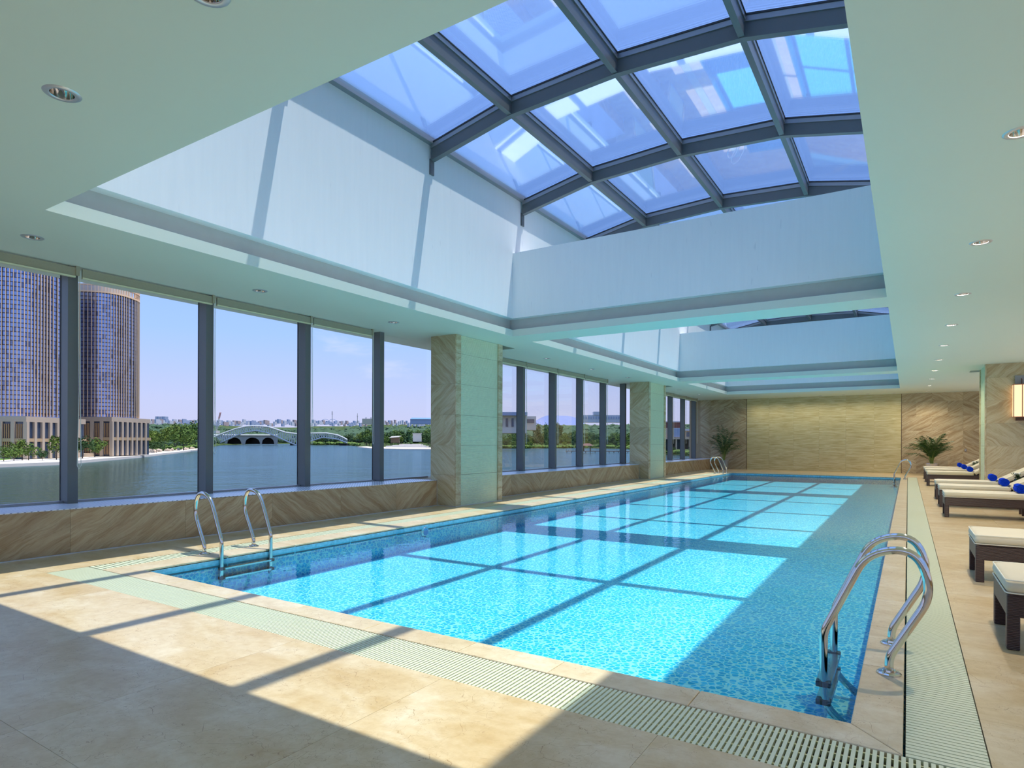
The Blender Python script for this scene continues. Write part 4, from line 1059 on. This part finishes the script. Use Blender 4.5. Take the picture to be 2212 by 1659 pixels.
trunk_me = MB().tube([(0, 0, -.04), (.01, 0, .3), (0, .01, .62)], [.022, .016, .008], 6).mesh('trunk', M['trunk'])
CM = [crown_mesh(1, LM[0], 'round'), crown_mesh(2, LM[1], 'tall'), crown_mesh(3, LM[2], 'round'), crown_mesh(4, LM[0], 'tall'), crown_mesh(5, LM[1], 'poplar'), crown_mesh(6, LM[2], 'tall')]
CL = [crown_mesh(11, LM[0], 'leafy'), crown_mesh(12, LM[2], 'leafy'), crown_mesh(13, LM[1], 'leafy'), crown_mesh(14, LM[1], 'leafy'), crown_mesh(15, LM[0], 'leafy')]
def tree(px, off, hpx, me, label, group=None, wide=1.0, py=None):
    p = on_land(px, off); d = (p - Vector((0, 0, EYE))).dot(FW)
    if py is not None: p.z = P(px, py, d).z
    e = empty('tree', tuple(p), (0, 0, rnd.uniform(0, 6.28)), label=label, category='tree')
    if group: e['group'] = group
    h = hpx / FPX * d; e.scale = (h * wide, h * wide, h)
    link('trunk', trunk_me, e); link('crown', me, e)
    return e
bank = [(8, 3, 38, 0, 'small leafy tree on the lawn, furthest left'), (30, 4, 33, 0, 'leafy tree with a spreading crown on the lawn before the nearer tower'), (48, 9, 52, 1, 'taller light green tree before the nearer tower podium'),
        (92, 2, 26, 2, 'small round tree standing alone on the white promenade'), (122, 5, 60, 1, 'thin tall tree just left of the first mullion'), (62, 8, 40, 0, 'leafy tree right of the tall light green tree on the lawn'),
        (178, 2, 52, 2, 'tree on the shore just right of the first mullion'), (265, 5, 58, 1, 'tall slender tree on the retaining wall before the second tower'), (236, 9, 40, 1, 'small light tree before the middle of the second tower podium'),
        (311, 3, 34, 2, 'round dark tree on the promenade right of the second tower'), (338, 4, 28, 2, 'small round bushy tree alone on the promenade near the water'), (397, 3, 48, 0, 'tree on the promenade just left of the second mullion'),
        (205, 8, 44, 0, 'leafy tree before the left part of the second tower podium'), (290, 9, 44, 1, 'light green tree at the right corner of the second tower podium')]
for px, off, hp, k, lab in bank: tree(px, off, hp, CL[k], lab, wide=.85 if k == 1 else 1.1)
for k in range(16):
    tree(rnd.uniform(308, 428), rnd.uniform(30, 120), rnd.uniform(34, 58), rnd.choice(CL[:2]), 'leafy tree in the grove between the second tower and the footbridge', 'grove between tower and footbridge', wide=.8)
# rocks under the grove
for k in range(34):
    p = on_land(rnd.uniform(322, 455), rnd.uniform(14, 30)); s = rnd.uniform(.6, 1.6)
    import bmesh
    bm = bmesh.new(); bmesh.ops.create_icosphere(bm, subdivisions=1, radius=s)
    for v in bm.verts: v.co *= rnd.uniform(.7, 1.2)
    me = bpy.data.meshes.new('rock'); bm.to_mesh(me); bm.free(); me.materials.append(M['sandst'])
    link('rock', me, None, (p.x, p.y, p.z + s * .4), label='rough sandy boulder in the rockery above the promenade', category='rock', group='rockery boulders')
FR = [(640, 775, 10, 90, 15, 26, 18), (775, 935, 60, 330, 28, 44, 62), (1078, 1240, 12, 60, 9, 17, 34), (1078, 1362, 140, 420, 20, 34, 96), (1245, 1362, 30, 110, 9, 18, 24), (1426, 1512, 8, 30, 10, 22, 9)]
for a, b, o0, o1, h0, h1, cnt in FR:
    for k in range(cnt):
        px = rnd.uniform(a, b)
        if 1425 < px and rnd.random() < .1: continue
        if 870 < px < 922 and rnd.random() < .6: continue
        me = rnd.choice(CL) if a > 1000 else rnd.choice(CL + [CM[4]])
        lab = 'bushy green tree in the wooded far shore seen past the near pillar' if a > 1000 else 'slender green tree in the dense wood on the far shore'
        if a > 1400: lab = 'leafy tree before the lakeside building'
        tree(px, rnd.uniform(o0, o1), rnd.uniform(h0, h1) * (.75 if o1 > 300 else 1), me, lab, {775: 'wood on the far shore', 640: 'wood on the far shore', 1078: 'trees of the shore park', 1245: 'trees of the shore park', 1426: 'trees before the lakeside building'}[a])
for kk, px in enumerate((1160, 1178, 1207)):
    tree(px, 150, 48, [CL[2], CL[0], CL[3]][kk], 'tall palm-like tree standing above the park skyline, ' + ['left of the second mullion of that bay', 'close left of the mullion', 'right of the mullion'][kk], wide=.5)
# the rest of the wood, one object
import bmesh
def forest(name, specs, mat, label):
    vs = []; fs = []
    bm = bmesh.new(); bmesh.ops.create_icosphere(bm, subdivisions=1, radius=.5); tv = [v.co.copy() for v in bm.verts]; tf = [[v.index for v in f.verts] for f in bm.faces]; bm.free()
    for a, b, o0, o1, h0, h1, cnt in specs:
        for k in range(cnt):
            px = rnd.uniform(a, b); p = on_land(px, rnd.uniform(o0, o1)); d = (p - Vector((0, 0, EYE))).dot(FW); h = rnd.uniform(h0, h1) / FPX * d; w = h * rnd.uniform(.8, 2.0)
            n0 = len(vs)
            for v in tv:
                j = rnd.uniform(.75, 1.25); vs.append((p.x + v.x * w * j, p.y + v.y * w * j, p.z + h * .45 + v.z * h * j))
            fs += [[i + n0 for i in f] for f in tf]
    MB().add(vs, fs).build(name, mat, kind='stuff', label=label, category='trees')
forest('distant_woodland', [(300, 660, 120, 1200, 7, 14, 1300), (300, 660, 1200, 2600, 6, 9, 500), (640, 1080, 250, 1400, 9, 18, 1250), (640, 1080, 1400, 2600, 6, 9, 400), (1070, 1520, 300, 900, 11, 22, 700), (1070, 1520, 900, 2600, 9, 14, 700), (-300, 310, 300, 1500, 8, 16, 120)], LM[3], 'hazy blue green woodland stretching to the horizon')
forest('shoreline_shrubs', [(640, 775, 2, 12, 4, 8, 90), (1078, 1240, 1, 14, 3, 7, 160), (1245, 1362, 6, 60, 3, 7, 110), (1426, 1514, 2, 20, 4, 9, 90), (310, 460, 40, 200, 5, 10, 120)], LM[0], 'low green shrubs and reeds along the far shoreline')
